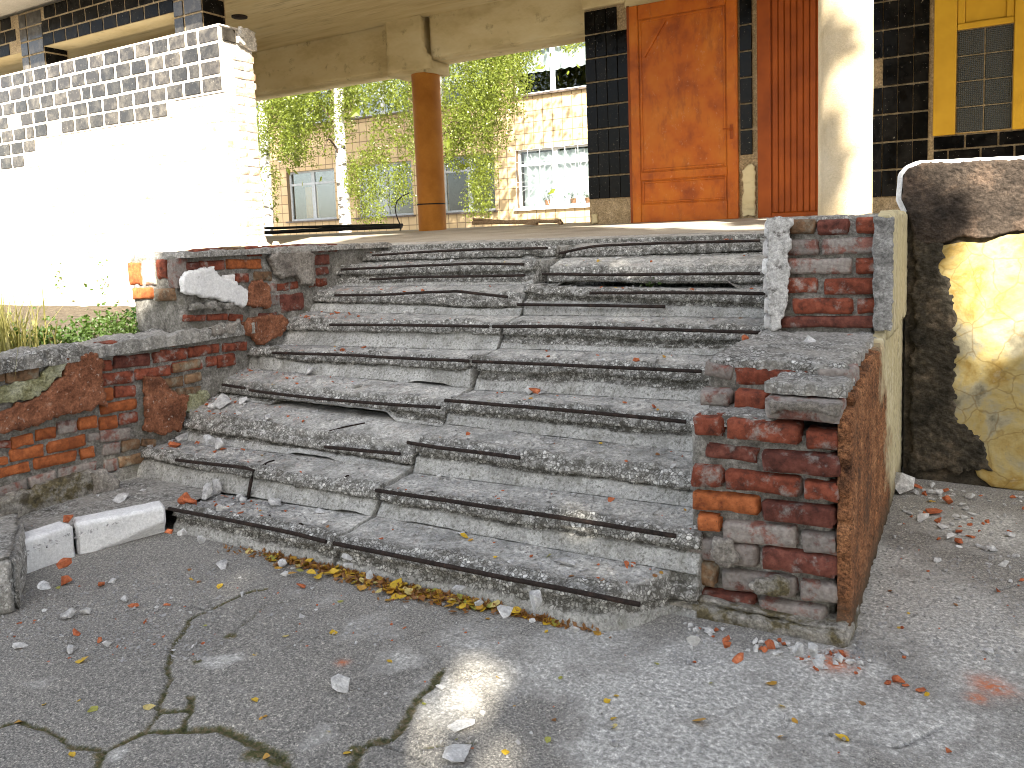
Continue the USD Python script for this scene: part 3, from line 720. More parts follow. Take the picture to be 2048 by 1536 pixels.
def bricks_px(t, under, off, s, rows, depth=.11, proud=.0, seed=0, seg=(12, 5, 3), **plane):
    ax = list(plane)[0]
    for i, (xl, yl, xr, yr, h, kd) in enumerate(rows):
        P = [at(off[0] + x / s, off[1] + y / s, **plane) for x, y in ((xl, yl), (xr, yr), (xr, yr + h), (xl, yl + h))]
        c = np.mean(P, 0); u = (P[1] + P[2] - P[0] - P[3]) / 2; v = (P[0] + P[1] - P[2] - P[3]) / 2
        lu, lv = np.linalg.norm(u), np.linalg.norm(v); u = u / lu; lu += .009; lv += .009; v = v - u * (v @ u); v /= np.linalg.norm(v)
        nrm = np.cross(u, v)
        if nrm @ (CAM - c) < 0: nrm = -nrm
        pr = proud + np.random.default_rng(seed + i).uniform(-.004, .006)
        t.part('brick', rough_box(c - nrm * (depth / 2 - pr), np.array([u, v, -np.cross(u, v) if False else np.cross(u, v)]), (lu, lv, depth), .0036, .007, seed * 13 + i, seg), BKIND[kd], 50, under)


# ------------------------------------------------------------------ right cheek wall: stepped brick pier
def right_cheek():
    t = Thing('brick_cheek_wall', 'stepped red brick cheek wall right of the steps, stripped of its render in front', 'wall', (-.65, 2.8, 0))
    core = t.part('mortar_core', rough_box(np.array([-.665, 3.308, .33]), np.eye(3), (.50, 1.0, .74), .006, .02, 3, (30, 40, 40), 20), 'mortar', True)
    t.part('mortar_core', rough_box(np.array([-.655, 3.47, .78]), np.eye(3), (.50, .93, .20), .007, .02, 4, (34, 50, 12), 20), 'mortar', True)
    t.part('mortar_core', rough_box(np.array([-.64, 4.326, .72]), np.eye(3), (.475, .85, 1.38), .005, .02, 5, (24, 20, 60), 20), 'mortar', True)
    t.part('footing', rough_box(np.array([-.70, 2.86, .0]), np.eye(3), (.68, .32, .11), .012, .03, 6, (60, 20, 8), 16), 'mortar_mossy', True)
    A, B = (1340, 640), (1300, 960)
    bricks_px(t, None, A, 4.096, [(180, 810, 405, 815, 150, 'r'), (445, 828, 1045, 888, 155, 'r'), (1095, 925, 1365, 945, 150, 'r'), (735, 1088, 1375, 1140, 160, 'd'),
                            (165, 1210, 410, 1228, 155, 'r'), (435, 1248, 1050, 1322, 148, 'r'), (1080, 1338, 1370, 1375, 140, 'r')], seed=1, y=2.775)
    bricks_px(t, None, A, 4.096, [(270, 1008, 722, 1068, 125, 'd')], seed=2, y=2.80)
    bricks_px(t, None, B, 4.096, [(325, 108, 875, 165, 145, 'o'), (900, 190, 1500, 258, 155, 'd'), (375, 300, 555, 318, 120, 'o'), (575, 358, 1185, 410, 162, 'g'), (1230, 450, 1520, 478, 155, 'g'),
                            (270, 490, 860, 568, 168, 'g'), (900, 565, 1520, 660, 170, 'd'), (225, 650, 520, 720, 185, 'b'), (570, 758, 1185, 828, 155, 'g'), (1215, 850, 1520, 888, 145, 'g'),
                            (245, 900, 840, 970, 115, 'd'), (870, 990, 1420, 1080, 145, 'g')], seed=3, y=2.775)
    bricks_px(t, None, A, 4.096, [(230, 590, 470, 602, 115, 'g'), (510, 592, 780, 620, 135, 'r')], seed=4, y=2.95)
    bricks_px(t, None, A, 4.096, [(265, 350, 505, 398, 115, 'g'), (510, 400, 1130, 432, 138, 'r'), (1180, 402, 1505, 410, 135, 'g')], seed=5, y=3.0, depth=.13)
    bricks_px(t, None, A, 4.096, [(760, 650, 1380, 692, 170, 'g')], seed=6, depth=.2, y=2.775, proud=.004)
    Z3, Z6 = (1280, 0), (1280, 480)
    bricks_px(t, None, Z3, 2.667, [(790, 1180, 925, 1180, 72, 'b'), (935, 1184, 1105, 1176, 78, 'd'), (1145, 1170, 1262, 1165, 82, 'r'), (770, 1285, 945, 1281, 82, 'g'), (962, 1281, 1265, 1270, 84, 'g'), (767, 1386, 1123, 1385, 80, 'g'), (1142, 1385, 1266, 1380, 82, 'r'),
                             (655, 1187, 783, 1186, 82, 'w'), (646, 1286, 766, 1286, 86, 'w'), (642, 1386, 762, 1386, 84, 'w')], seed=7, y=3.88)
    bricks_px(t, None, Z6, 2.667, [(766, 210, 940, 208, 78, 'r'), (975, 215, 1282, 210, 82, 'r'), (805, 320, 1128, 318, 80, 'r'), (1150, 320, 1286, 315, 80, 'r'), (742, 415, 1272, 415, 58, 'd'),
                             (650, 208, 760, 208, 82, 'w'), (655, 318, 750, 318, 76, 'w'), (655, 412, 736, 412, 70, 'w')], seed=8, y=3.88)
    # thick old mortar left on the front: right edge of the upper pier and smears
    to = lambda x, z: np.array([x, 3.872, z])
    P = lambda pts, off, s, **k: [at(off[0] + a / s, off[1] + b / s, **k)[[0, 2]] for a, b in pts]
    t.part('mortar_strip', plate([(-.412, .92), (-.338, .92), (-.336, 1.42), (-.418, 1.42)], lambda x, z: np.array([x, 3.868, z]), (0, -1, 0), .012, .009, .005, 3, 40, .35), 'mortar_grey', 50)
    t.part('whitewash', plate(P([(1521, 447), (1574, 446), (1571, 475), (1574, 500), (1566, 530), (1568, 560), (1560, 590), (1560, 620), (1552, 655), (1548, 668), (1527, 668)], (0, 0), 1., y=3.862), lambda x, z: np.array([x, 3.862, z]), (0, -1, 0), .006, .008, .003, 4, 40, .8), 'whitewash', True)
    to2 = lambda x, z: np.array([x, 2.772, z])
    t.part('mortar_smear', plate(P([(500, 500), (640, 520), (640, 570), (720, 680), (600, 730), (500, 690), (480, 600)], B, 4.096, y=2.772), to2, (0, -1, 0), .012, .008, .006, 5), 'render_grey', True)
    t.part('mortar_smear', plate(P([(820, 830), (1000, 820), (1110, 850), (1100, 960), (1000, 975), (830, 940), (770, 880)], B, 4.096, y=2.772), to2, (0, -1, 0), .012, .008, .006, 6), 'mortar_mossy', True)
    t.part('mortar_smear', plate(P([(780, 690), (1370, 720), (1350, 850), (1220, 800), (1100, 780), (900, 760), (780, 800)], A, 4.096, y=2.772), to2, (0, -1, 0), .010, .008, .006, 7), 'render_grey', True)
    # long outer side with its roughcast render
    tr = lambda y, z: np.array([-.392, y, z])
    t.part('render_coat', plate([(2.745, -.03), (2.742, .30), (2.748, .70), (2.86, .80), (3.0, .775), (3.3, .82), (3.84, .86), (3.88, .90), (4.78, .92), (4.78, -.03)], tr, (1, 0, 0), .028, .014, .009, 9, 40, .8), 'render_orange', True)
    t.part('render_coat', plate([(3.865, .86), (3.865, 1.425), (4.78, 1.425), (4.78, .88)], lambda y, z: np.array([-.386, y, z]), (1, 0, 0), .046, .014, .006, 10, 30, .5), 'render_orange', True)
    # flat slab of mortar bedding on the ledge
    t.part('mortar_bed', plate([(-.93, 2.99), (-.42, 2.98), (-.42, 3.87), (-.92, 3.87)], lambda x, y: np.array([x, y, .875]), (0, 0, 1), .02, .014, .014, 12, 18), 'rubble_concrete', True)
    t.part('mortar_bed', plate([(-.66, 2.79), (-.40, 2.79), (-.40, 3.0), (-.66, 3.0)], lambda x, y: np.array([x, y, .838]), (0, 0, 1), .02, .012, .012, 13, 18), 'rubble_concrete', True)
    t.part('mortar_bed', plate([(-.90, 2.79), (-.64, 2.79), (-.64, 3.0), (-.90, 3.0)], lambda x, y: np.array([x, y, .705]), (0, 0, 1), .02, .012, .014, 14, 18), 'rubble_concrete', True)
    t.part('mortar_bed', plate([(-.87, 3.9), (-.40, 3.9), (-.40, 4.74), (-.87, 4.74)], lambda x, y: np.array([x, y, 1.405]), (0, 0, 1), .02, .02, .014, 15, 18), 'rubble_concrete', True)


right_cheek()


# ------------------------------------------------------------------ left cheek wall: lower and upper part of one stepped wall
def left_cheek():
    t = Thing('brick_cheek_wall', 'stepped red brick cheek wall left of the steps with patches of brown render and white plaster', 'wall', (-4.1, 3.2, 0))
    X = -4.1
    t.part('mortar_core', rough_box(np.array([-4.256, 2.55, .42]), np.eye(3), (.276, 2.6, .90), .006, .02, 21, (12, 130, 56), 18), 'mortar', True)
    t.part('mortar_core', rough_box(np.array([-4.342, 4.09, 1.08]), np.eye(3), (.45, 1.97, .57), .006, .02, 22, (30, 110, 40), 18), 'mortar', True)
    bricks_px(t, None, (0, 0), 1., [(253, 526, 277, 526, 46, 'o'), (284, 523, 304, 522, 48, 'p'), (310, 520, 330, 519, 40, 'r'), (333, 520, 350, 520, 58, 'g'), (262, 578, 300, 577, 22, 'o'), (306, 580, 346, 578, 24, 'b')], seed=36, y=3.09)
    t.part('mortar_core', rough_box(np.array([-4.26, 4.3, .6]), np.eye(3), (.30, 1.4, 1.2), .006, .02, 23, (6, 20, 20), 18), 'mortar', True)
    a, b, c = (0, 640), (0, 880), (320, 460)
    bricks_px(t, None, a, 5.12, [(50, 520, 395, 485, 140, 'b'), (1160, 375, 1548, 348, 130, 'd'), (1558, 346, 1915, 298, 112, 'r'), (1928, 290, 2120, 262, 108, 'r'), (1720, 195, 2060, 130, 95, 'r'), (985, 430, 1145, 415, 112, 'r'),
                                 (1040, 250, 1200, 225, 40, 'r'), (1260, 225, 1640, 180, 45, 'r'),
                                 (990, 570, 1370, 522, 128, 'r'), (1382, 520, 1750, 468, 106, 'r'), (1762, 462, 2048, 405, 88, 'b'), (1010, 715, 1152, 695, 138, 'o'), (1170, 690, 1390, 675, 118, 'r'),
                                 (1600, 620, 1880, 580, 105, 'b'), (1890, 572, 2060, 540, 95, 'b'), (1028, 878, 1395, 808, 108, 'o'), (1665, 738, 1785, 718, 84, 'b'), (1796, 718, 2060, 680, 80, 'b'),
                                 (1010, 1008, 1200, 978, 135, 'o'), (1215, 972, 1405, 945, 116, 'r'), (798, 1018, 990, 983, 125, 'o'), (582, 1055, 782, 1025, 140, 'g'), (358, 1142, 576, 1102, 118, 'o'), (110, 1218, 342, 1160, 118, 'o'),
                                 (-120, 1260, 100, 1240, 80, 'r'), (1012, 1150, 1335, 1108, 118, 'g'), (482, 1268, 872, 1178, 115, 'o'), (92, 1350, 452, 1278, 125, 'o'), (-160, 1450, 78, 1402, 90, 'o'),
                                 (1045, 1278, 1232, 1250, 125, 'g'), (1245, 1248, 1432, 1218, 116, 'b'), (1445, 1222, 1590, 1235, 78, 'b'), (815, 1340, 962, 1300, 118, 'o'), (345, 1435, 785, 1340, 112, 'o'), (-100, 1560, 320, 1450, 104, 'o'),
                                 (900, 1185, 1000, 1165, 80, 'g'), (-60, 540, 38, 530, 110, 'b')], seed=31, x=X)
    bricks_px(t, None, b, 5.12, [(-60, 520, 280, 405, 112, 'g'), (290, 402, 575, 305, 112, 'g'), (590, 305, 1000, 225, 125, 'g'), (1060, 215, 1200, 190, 140, 'g'), (1215, 190, 1480, 130, 110, 'b')], seed=32, x=X)
    bricks_px(t, None, c, 5.12, [(385, 210, 645, 190, 62, 'r'), (652, 190, 888, 176, 85, 'b'), (892, 180, 1045, 175, 98, 'r'), (1125, 170, 1262, 165, 96, 'r'), (1272, 165, 1402, 160, 85, 'r'), (1410, 158, 1525, 155, 98, 'd'), (1530, 150, 1718, 150, 88, 'g'), (1722, 150, 1810, 150, 78, 'd'),
                                 (262, 340, 394, 330, 82, 'd'), (396, 325, 660, 315, 96, 'r'), (675, 310, 1035, 305, 96, 'o'), (632, 465, 770, 460, 82, 'w'), (775, 455, 905, 450, 92, 'r'), (962, 430, 1140, 430, 98, 'b'),
                                 (1045, 560, 1180, 550, 98, 'g'), (1185, 550, 1320, 540, 88, 'r'), (1325, 530, 1410, 520, 86, 'r'), (1090, 680, 1215, 670, 108, 'g'), (1222, 672, 1470, 640, 185, 'd'), (250, 880, 465, 875, 66, 'r'), (472, 872, 700, 862, 66, 'r'), (704, 862, 850, 868, 74, 'r'),
                                 (1530, 260, 1735, 250, 108, 'd'), (1550, 400, 1720, 380, 78, 'd'), (1520, 530, 1585, 520, 68, 'r'), (1590, 500, 1710, 490, 88, 'r'), (1000, 860, 1200, 850, 60, 'd'),
                                 (0, 1240, 282, 1214, 105, 'r'), (292, 1210, 610, 1170, 92, 'r'), (636, 1168, 890, 1150, 88, 'r'), (476, 1308, 575, 1298, 106, 'r'), (582, 1298, 770, 1260, 124, 'r'), (120, 1370, 450, 1330, 102, 'r')], seed=33, x=X)
    to = lambda y, z: np.array([X + .004, y, z])

    def patch(name, pts, off, mat, thick=.02, amp=.005, seed=0, res=.012, label=None):
        P = [at(off[0] + p / 5.12, off[1] + q / 5.12, x=X)[[1, 2]] for p, q in pts]
        t.part(name, plate(P, to, (1, 0, 0), thick, res * .75, amp, seed, 34, .8), mat, 48, label=label)
    patch('render_patch', [(640, 430), (800, 400), (930, 410), (985, 520), (985, 760), (1020, 930), (830, 980), (560, 1050), (300, 1150), (20, 1225), (-150, 1240), (-150, 1100), (60, 930), (330, 860), (450, 720), (560, 620)], a, 'render_brown', .022, .006, 51)
    patch('render_patch', [(-150, 760), (0, 740), (250, 660), (380, 640), (440, 500), (600, 450), (640, 440), (560, 620), (450, 720), (330, 860), (0, 905), (-150, 930)], a, 'render_green', .012, .007, 52, label='greenish grey undercoat beside the brown render')
    patch('render_patch', [(1395, 640), (1590, 640), (1690, 790), (1860, 840), (1830, 1000), (1800, 1180), (1600, 1230), (1530, 1210), (1420, 1200), (1440, 980), (1420, 800)], a, 'render_brown', .022, .006, 53)
    patch('render_patch', [(1860, 840), (2048, 790), (2090, 850), (2010, 950), (1830, 1010)], a, 'render_green', .014, .006, 54)
    patch('plaster_patch', [(165, 490), (480, 440), (560, 550), (640, 560), (830, 640), (840, 780), (800, 830), (560, 770), (340, 720), (180, 690)], c, 'plaster_white', .024, .004, 55, label='patch of bright white plaster')
    patch('render_patch', [(900, 560), (980, 545), (1060, 640), (1090, 730), (1070, 850), (830, 835), (850, 680)], c, 'render_brown', .026, .006, 56)
    patch('render_patch', [(1060, 300), (1300, 260), (1450, 255), (1530, 310), (1530, 520), (1500, 610), (1400, 620), (1330, 520), (1200, 540), (1130, 500), (1110, 430), (1060, 380)], c, 'render_grey', .03, .008, 57)
    patch('render_patch', [(790, 1010), (950, 920), (1180, 915), (1270, 1000), (1180, 1130), (1000, 1220), (930, 1200), (900, 1140), (800, 1120)], c, 'render_brown', .022, .007, 58)
    patch('mortar_patch', [(450, 1060), (760, 980), (780, 1100), (500, 1140)], c, 'render_grey', .02, .008, 59)
    patch('mortar_patch', [(250, 820), (480, 795), (690, 810), (680, 860), (400, 870), (250, 880)], c, 'mortar', .02, .008, 60)
    patch('mortar_patch', [(-200, 700), (0, 640), (300, 560), (560, 470), (860, 380), (900, 560), (820, 690), (400, 840), (0, 940), (-200, 980)], b, 'mortar_mossy', .03, .016, 61, .016)
    # rubble bedding on the top of the lower wall
    t.part('mortar_bed', plate([(-4.42, 1.3), (-4.1, 1.3), (-4.1, 3.62), (-4.42, 3.62)], lambda x, y: np.array([x, y, .842]), (0, 0, 1), .02, .016, .034, 62, 11), 'rubble_concrete', True)
    t.part('mortar_bed', plate([(-4.57, 3.08), (-4.1, 3.08), (-4.1, 5.03), (-4.57, 5.03)], lambda x, y: np.array([x, y, 1.352]), (0, 0, 1), .015, .018, .012, 63, 14), 'rubble_concrete', True)


left_cheek()


# ------------------------------------------------------------------ tiled parapet wall on the left
def parapet():
    t = Thing('parapet_wall', 'sunlit brick parapet wall left of the steps, faced with rows of glossy black tiles above', 'wall', (-7.6, 5, 0))
    X1, Y0, ZT = -5.745, 4.95, 3.325
    t.part('wall_core', box(-14, X1 - .004, Y0 + .006, 5.31, 0, ZT - .012), 'mortar_pale')
    # coping edge of mortar
    t.part('coping', bev(-14, X1 + .004, Y0 - .004, 5.32, ZT - .012, ZT + .006, .004), 'tile_joint_pale')
    r = np.random.default_rng(3)
    tw, th, pw, ph = .208, .116, .242, .1425
    t.part('tile_bedding', box(-11, X1, Y0 - .004, Y0 + .016, ZT - 4 * ph - .006, ZT - .012), 'tile_joint_pale')
    t.part('tile_bedding', box(-11, -6.40, Y0 - .002, Y0 + .016, ZT - 5 * ph - .006, ZT - 4 * ph - .006), 'tile_joint_pale')
    t.part('tile_bedding', box(-11, -8.66, Y0 - .002, Y0 + .016, ZT - 7 * ph - .006, ZT - 5 * ph - .006), 'tile_joint_pale')
    miss = {(3, 13), (4, 10)}
    for row in range(7):
        z1 = ZT - .016 - row * ph; x = X1 - .012
        end = [-99] * 4 + [-6.42, -8.66, -8.78]
        k = 0
        cut = {0: (1,), 2: (1,)}.get(row, ()); cut2 = {0: (12,), 1: (12,), 2: (8,), 4: (12,)}.get(row, ())
        if row in (1, 3): x0off = 0
        while x > -10.2:
            w = tw * (.62 if (k in cut or k in cut2) else 1.16 if k == 0 else 1)
            x0 = x - w
            if not (row > 3 and x > end[row] + .02) and (row, k) not in miss:
                jx, jz = r.uniform(-.003, .003, 2)
                b = bev(x0 + jx, x + jx, Y0 - .010 - r.uniform(0, .002), Y0 + .004, z1 - th + jz, z1 + jz, .003)
                b = (b[0] + np.c_[np.zeros(len(b[0])), (b[0][:, 0] - x0) * r.uniform(-.012, .012) + (b[0][:, 2] - z1) * r.uniform(-.015, .015), np.zeros(len(b[0]))], b[1])
                t.part('tile', b, 'tile_grey')
            x = x0 - (pw - tw); k += 1
    t.part('tile', bev(X1 - .004, X1 + .010, Y0 + .03, Y0 + .17, ZT - .13, ZT - .02, .003), 'tile_grey')
    t.part('mortar_patch', plate([(Y0 + .15, ZT - .15), (Y0 + .20, ZT), (5.31, ZT - .02), (5.32, ZT - .2)], lambda y, z: np.array([X1, y, z]), (1, 0, 0), .02, .012, .01, 71), 'mortar_pale', True)
    # brick courses below the tiles, front and end face
    c = 0
    for k in range(31):
        z = 1.335 + k * .0775
        zt = z + .066; lim = ZT - 4 * ph - .02
        off = (k % 2) * .13; x = X1 - (.0 if k % 2 else -.0)
        while x > -9.75 and c < 330:
            w = .25 if (x < X1 - .01 or k % 2) else .12
            e = -5.7 if zt < lim - 1.0 * ph else (-6.43 if zt < lim + .02 else -99)
            top = ZT - (4 if x > -6.40 else 5 if x > -8.68 else 7) * ph - .012
            if zt < top:
                t.part('brick', rough_box(np.array([x - w / 2, Y0 + .057 + r.uniform(-.004, .005) + .014 * (r.random() < .07), z + .033]), np.eye(3), (w, .12, .066), .002, .005, c, (3, 1, 2)), 'brick_pale', 40); c += 1
            x -= w + .011
        if zt < ZT - .15:
            zz = z
            for y0, y1 in (((Y0 + .125, Y0 + .245), (Y0 + .256, Y0 + .37)) if k % 2 else ((Y0 + .125, Y0 + .37),)):
                jag = r.uniform(-.02, .015)
                t.part('brick', rough_box(np.array([X1 - .06 + .004, (y0 + y1 + jag) / 2, zz + .033]), np.eye(3), (.12, y1 - y0 + jag, .066), .003, .008, c + 400, (2, 3, 2)), 'brick_pale', 40); c += 1
    # cracked plinth render under the brickwork
    t.part('plinth', plate([(-11, .5), (-5.2, .5), (-5.2, 1.36), (-6.3, 1.33), (-7.4, 1.27), (-8.2, 1.20), (-11, 1.12)], lambda x, z: np.array([x, Y0 + .0, z]), (0, -1, 0), .05, .03, .012, 73, 12), 'facade_plinth', True)


parapet()


# ------------------------------------------------------------------ porch roof with its posts, beam and columns
def porch():
    t = Thing('porch_roof', 'porch roof with a cream plastered ceiling and beam, black tiled lintel and round columns', 'porch', (-4, 6.2, 3.9))
    CZ = 3.90
    t.part('ceiling', (lambda X, Y: (np.stack([X, Y, CZ + .006 * fbm(np.stack([X * .8, Y * 6, X * 0], -1).reshape(-1, 3), 4, 2).reshape(X.shape)], -1).reshape(-1, 3), grid_faces(*X.shape)[:, ::-1]))(*np.meshgrid(np.linspace(-14, 3, 180), np.linspace(5.22, 7.66, 60), indexing='ij')), 'ceiling_plaster', True)
    t.part('roof_slab', bev(-14, 3.2, 4.38, 8.05, 3.965, 4.2, .01), 'roof_white')
    t.part('eave_edge', bev(-14, 3.2, 4.36, 4.94, 3.93, 3.962, .006), 'roof_white')
    # rear beam with the haunch over the column
    def slab(x0, x1, y, z0, z1, res=.03, amp=.0035, seed=0):
        return plate([(x0, z0), (x1, z0), (x1, z1), (x0, z1)], lambda x, z: np.array([x, y, z]), (0, -1, 0), .02, res, amp, seed, 9, .15)
    t.part('beam', join([slab(-12, -5.99, 7.70, 3.36, 3.92, seed=81), box(-12, -5.99, 7.70, 8.0, 3.362, 3.93)]), 'beam_plaster', True)
    t.part('beam', join([slab(-5.43, -3.40, 7.66, 3.42, 3.92, seed=82), box(-5.43, -3.40, 7.66, 8.0, 3.422, 3.93)]), 'beam_plaster', True)
    t.part('beam_haunch', join([plate([(-6.02, 3.30), (-5.40, 3.27), (-5.43, 3.42), (-5.50, 3.50), (-5.52, 3.92), (-6.03, 3.92)], lambda x, z: np.array([x, 7.60, z]), (0, -1, 0), .03, .03, .008, 83, 9, .3),
                                box(-6.02, -5.50, 7.60, 8.0, 3.30, 3.92), box(-5.50, -5.42, 7.60, 8.0, 3.29, 3.42)]), 'beam_plaster', True)
    # rear column
    th = np.linspace(0, 2 * np.pi, 41)
    zb = plat_z(7.8)

    def column(cx, cy, r, z0, z1, mat, nm):
        zz = np.linspace(z0, z1, 30); p = np.c_[np.full(30, cx), np.full(30, cy), zz]
        v, f = tube(p, r, 40); v = v + np.c_[fbm(v * 3, 3, 5) * .006, fbm(v * 3, 3, 6) * .006, np.zeros(len(v))]
        return t.part(nm, (v, f), mat, 40)
    c = column(-5.625, 7.80, .165, zb - .02, 3.31, 'column_brown', 'column')
    t.part('band', tube([[-5.625, 7.8, zb + .30], [-5.625, 7.8, zb + .315]], .169, 40), 'rust', 40, c)
    column(-.735, 5.42, .158, 1.37, 3.92, 'column_cream', 'column')
    # posts standing on the parapet, black tiled lintel over the openings
    r = np.random.default_rng(5)
    Y0 = 4.985
    for x0, x1 in ((-6.372, -5.985), (-8.86, -8.44), (-11.4, -11.0)):
        p = t.part('post', box(x0 + .008, x1 - .008, Y0 + .01, 5.25, 3.331, 3.93), 'tile_joint')
        for k in range(4):
            z0 = 3.345 + k * .145
            if z0 > 3.86: break
            z1 = min(z0 + .128, 3.928)
            for a, b in ((x0 + .004, x0 + .128), (x0 + .15, x1 - .006)):
                t.part('tile', bev(a, b, Y0, Y0 + .012, z0, z1, .003), 'tile_grey', under=p)
            for a, b in ((Y0 + .016, Y0 + .25),):
                t.part('tile', bev(x1 - .010, x1, a, b, z0, z1, .003), 'tile_black', under=p)
    for xa, xb in ((-8.452, -6.36), (-11.02, -8.86)):
        li = t.part('lintel', box(xa, xb, Y0 + .012, 5.24, 3.535, 3.93), 'beam_plaster')
        for row, (z0, z1) in enumerate(((3.54, 3.655), (3.672, 3.79), (3.806, 3.925))):
            x = xb - .01 - row * .07
            while x > xa + .06:
                w = min(.195, x - xa - .01)
                if r.random() > .04:
                    t.part('tile', bev(x - w, x, Y0, Y0 + .014, z0, z1, .003), 'tile_black', under=li)
                x -= w + .015
        t.part('tile_bedding', box(xa, xb, Y0 + .006, Y0 + .0118, 3.538, 3.928), 'tile_joint', under=li)
    # rusty recessed lamp socket in the ceiling
    h = at(479, 33, z=CZ)
    t.part('lamp_socket', join([tube([[h[0], h[1], CZ - .012], [h[0], h[1], CZ + .02]], [.085, .085], 24), tube([[h[0], h[1], CZ - .022], [h[0], h[1], CZ - .010]], [.05, .075], 24)]), 'rust', 40)


porch()


# ------------------------------------------------------------------ entrance building: black tiles, orange doors, yellow window
def entrance():
    t = Thing('entrance_building', 'entrance building with black tiled front, orange doors and a yellow framed window', 'building', (-1.5, 7.6, 1.4))
    Y = 7.5; r = np.random.default_rng(9); Z0 = plat_z(Y)
    t.part('wall', box(-3.44, 3.5, Y + .02, 9.2, 0, 4.6), 'tile_joint')
    t.part('wall', box(-3.44, 3.5, Y + .0205, 9.2, 4.2, 6.2), 'roof_white')
    # lintel plaster above the doors
    t.part('door_lintel', box(-3.0, -1.92, Y - .012, Y + .02, 3.55, 3.93), 'beam_plaster')
    t.part('lintel_plaster', box(-3.44, -3.0, Y - .03, Y + .019, 3.60, 3.93), 'beam_plaster')

    def tiles(x0, x1, z0, z1, tw, th, g, rowoff=0., mat='tile_black', gv=None):
        z, k = z1, 0; gv = gv or g
        while z - th > z0 - .02:
            x = x0 + ((k % 2) * rowoff)
            if k % 2 and rowoff: t.part('tile', bev(x0, x0 + rowoff - gv, Y - .003, Y + .0205, z - th, z, .003), mat)
            while x < x1 - .03:
                w = min(tw, x1 - x)
                if r.random() > .012:
                    b = bev(x, x + w, Y - .003 + r.uniform(-.002, .002), Y + .0205, z - th, z, .003)
                    b = (b[0] + np.c_[np.zeros(len(b[0])), (b[0][:, 0] - x) * r.uniform(-.01, .01) + (b[0][:, 2] - z) * r.uniform(-.008, .008), np.zeros(len(b[0]))], b[1])
                    t.part('tile', b, mat)
                x += w + gv
            z -= th + g; k += 1
    tiles(-3.435, -2.985, 1.58, 3.58, .109, .216, .016, gv=.006)
    tiles(-1.905, -1.80, 1.95, 3.90, .105, .216, .016, gv=.006)
    tiles(-1.782, -1.752, 1.50, 3.90, .03, .10, .006, gv=.006)
    tiles(-.95, -.352, 1.47, 3.90, .109, .214, .016, gv=.006)
    tiles(-.336, .75, 1.50, 2.075, .215, .10, .014, .11)
    t.part('plaster_patch', plate([(-1.915, Z0), (-1.80, Z0), (-1.80, 1.93), (-1.84, 1.955), (-1.915, 1.90)], lambda x, z: np.array([x, Y + .012, z]), (0, -1, 0), .012, .012, .004, 91), 'ceiling_plaster', True)
    t.part('plaster_patch', plate([(-3.44, Z0 - .01), (-3.38, Z0 - .01), (-3.38, 1.55), (-3.43, 1.56)], lambda x, z: np.array([x, Y + .012, z]), (0, -1, 0), .012, .012, .004, 92), 'beam_plaster', True)
    # wide door, panel and mouldings
    d = t.part('door', bev(-2.955, -1.925, Y - .02, Y + .03, Z0 - .01, 3.545, .006), 'paint_orange', 30, label='wide orange door with framed panels')
    fr = lambda a, b, c, e, y=.038, nm='moulding': t.part(nm, bev(a, b, Y - y, Y - .019, c, e, .006), 'paint_orange', 30, d)
    fr(-2.955, -2.865, Z0, 3.545, .034, 'stile'); fr(-2.02, -1.925, Z0, 3.545, .034, 'stile')
    fr(-2.863, -2.022, 3.41, 3.545, .034, 'rail'); fr(-2.863, -2.022, 1.885, 1.965, .034, 'rail'); fr(-2.863, -2.022, Z0, 1.655, .034, 'rail')
    for a, b, c, e in ((-2.855, -2.835, 1.975, 3.40), (-2.05, -2.03, 1.975, 3.40), (-2.833, -2.052, 3.38, 3.40), (-2.833, -2.052, 1.975, 1.995), (-2.855, -2.835, 1.665, 1.875), (-2.05, -2.03, 1.665, 1.875), (-2.833, -2.052, 1.857, 1.875), (-2.833, -2.052, 1.665, 1.683)):
        fr(a, b, c, e, .030)
    q = np.array([[-2.83, 3.06], [-2.80, 3.05], [-2.585, 3.36], [-2.62, 3.375]])
    br = trimesh.creation.extrude_polygon(Polygon(q), .014); v = np.array(br.vertices); v = np.c_[v[:, 0], Y - .0195 - v[:, 2], v[:, 1]]
    t.part('brace', (v, np.array(br.faces)[:, ::-1]), 'paint_orange', under=d)
    h = at(1463, 262, y=Y - .04)
    t.part('lock_plate', join([bev(h[0] - .014, h[0] + .014, Y - .042, Y - .033, h[2] - .07, h[2] + .06, .003), tube([[h[0], Y - .035, h[2] + .02], [h[0], Y - .075, h[2] + .02]], .008, 10), tube([[h[0], Y - .07, h[2] + .02], [h[0] - .07, Y - .072, h[2] + .022]], .007, 10)]), 'paint_orange_dark', 30, d)
    # door frame on the left
    t.part('door_frame', box(-2.985, -2.957, Y - .012, Y + .03, Z0, 3.56), 'paint_orange_dark')
    # second door of vertical boards
    d2 = t.part('door', bev(-1.745, -.93, Y - .012, Y + .03, 1.465, 3.95, .004), 'paint_orange_dark', label='narrow darker orange door of vertical boards')
    x = -1.615
    while x < -.94:
        t.part('board', bev(x, x + .048, Y - .030, Y - .011, 1.52, 3.45, .007), 'paint_orange_dark', 30, d2); x += .053
    t.part('stile', bev(-1.745, -1.628, Y - .036, Y - .011, 1.465, 3.95, .006), 'paint_orange_dark', 30, d2)
    t.part('rail', bev(-1.626, -.93, Y - .034, Y - .011, 1.465, 1.518, .006), 'paint_orange_dark', 30, d2)
    t.part('rail', bev(-1.626, -.93, Y - .034, Y - .011, 3.452, 3.95, .006), 'paint_orange_dark', 30, d2)
    # yellow window with glass blocks
    w = t.part('window', box(-.345, .75, Y + .004, Y + .021, 2.09, 3.93), 'paint_yellow', label='yellow framed window filled with ribbed glass blocks')
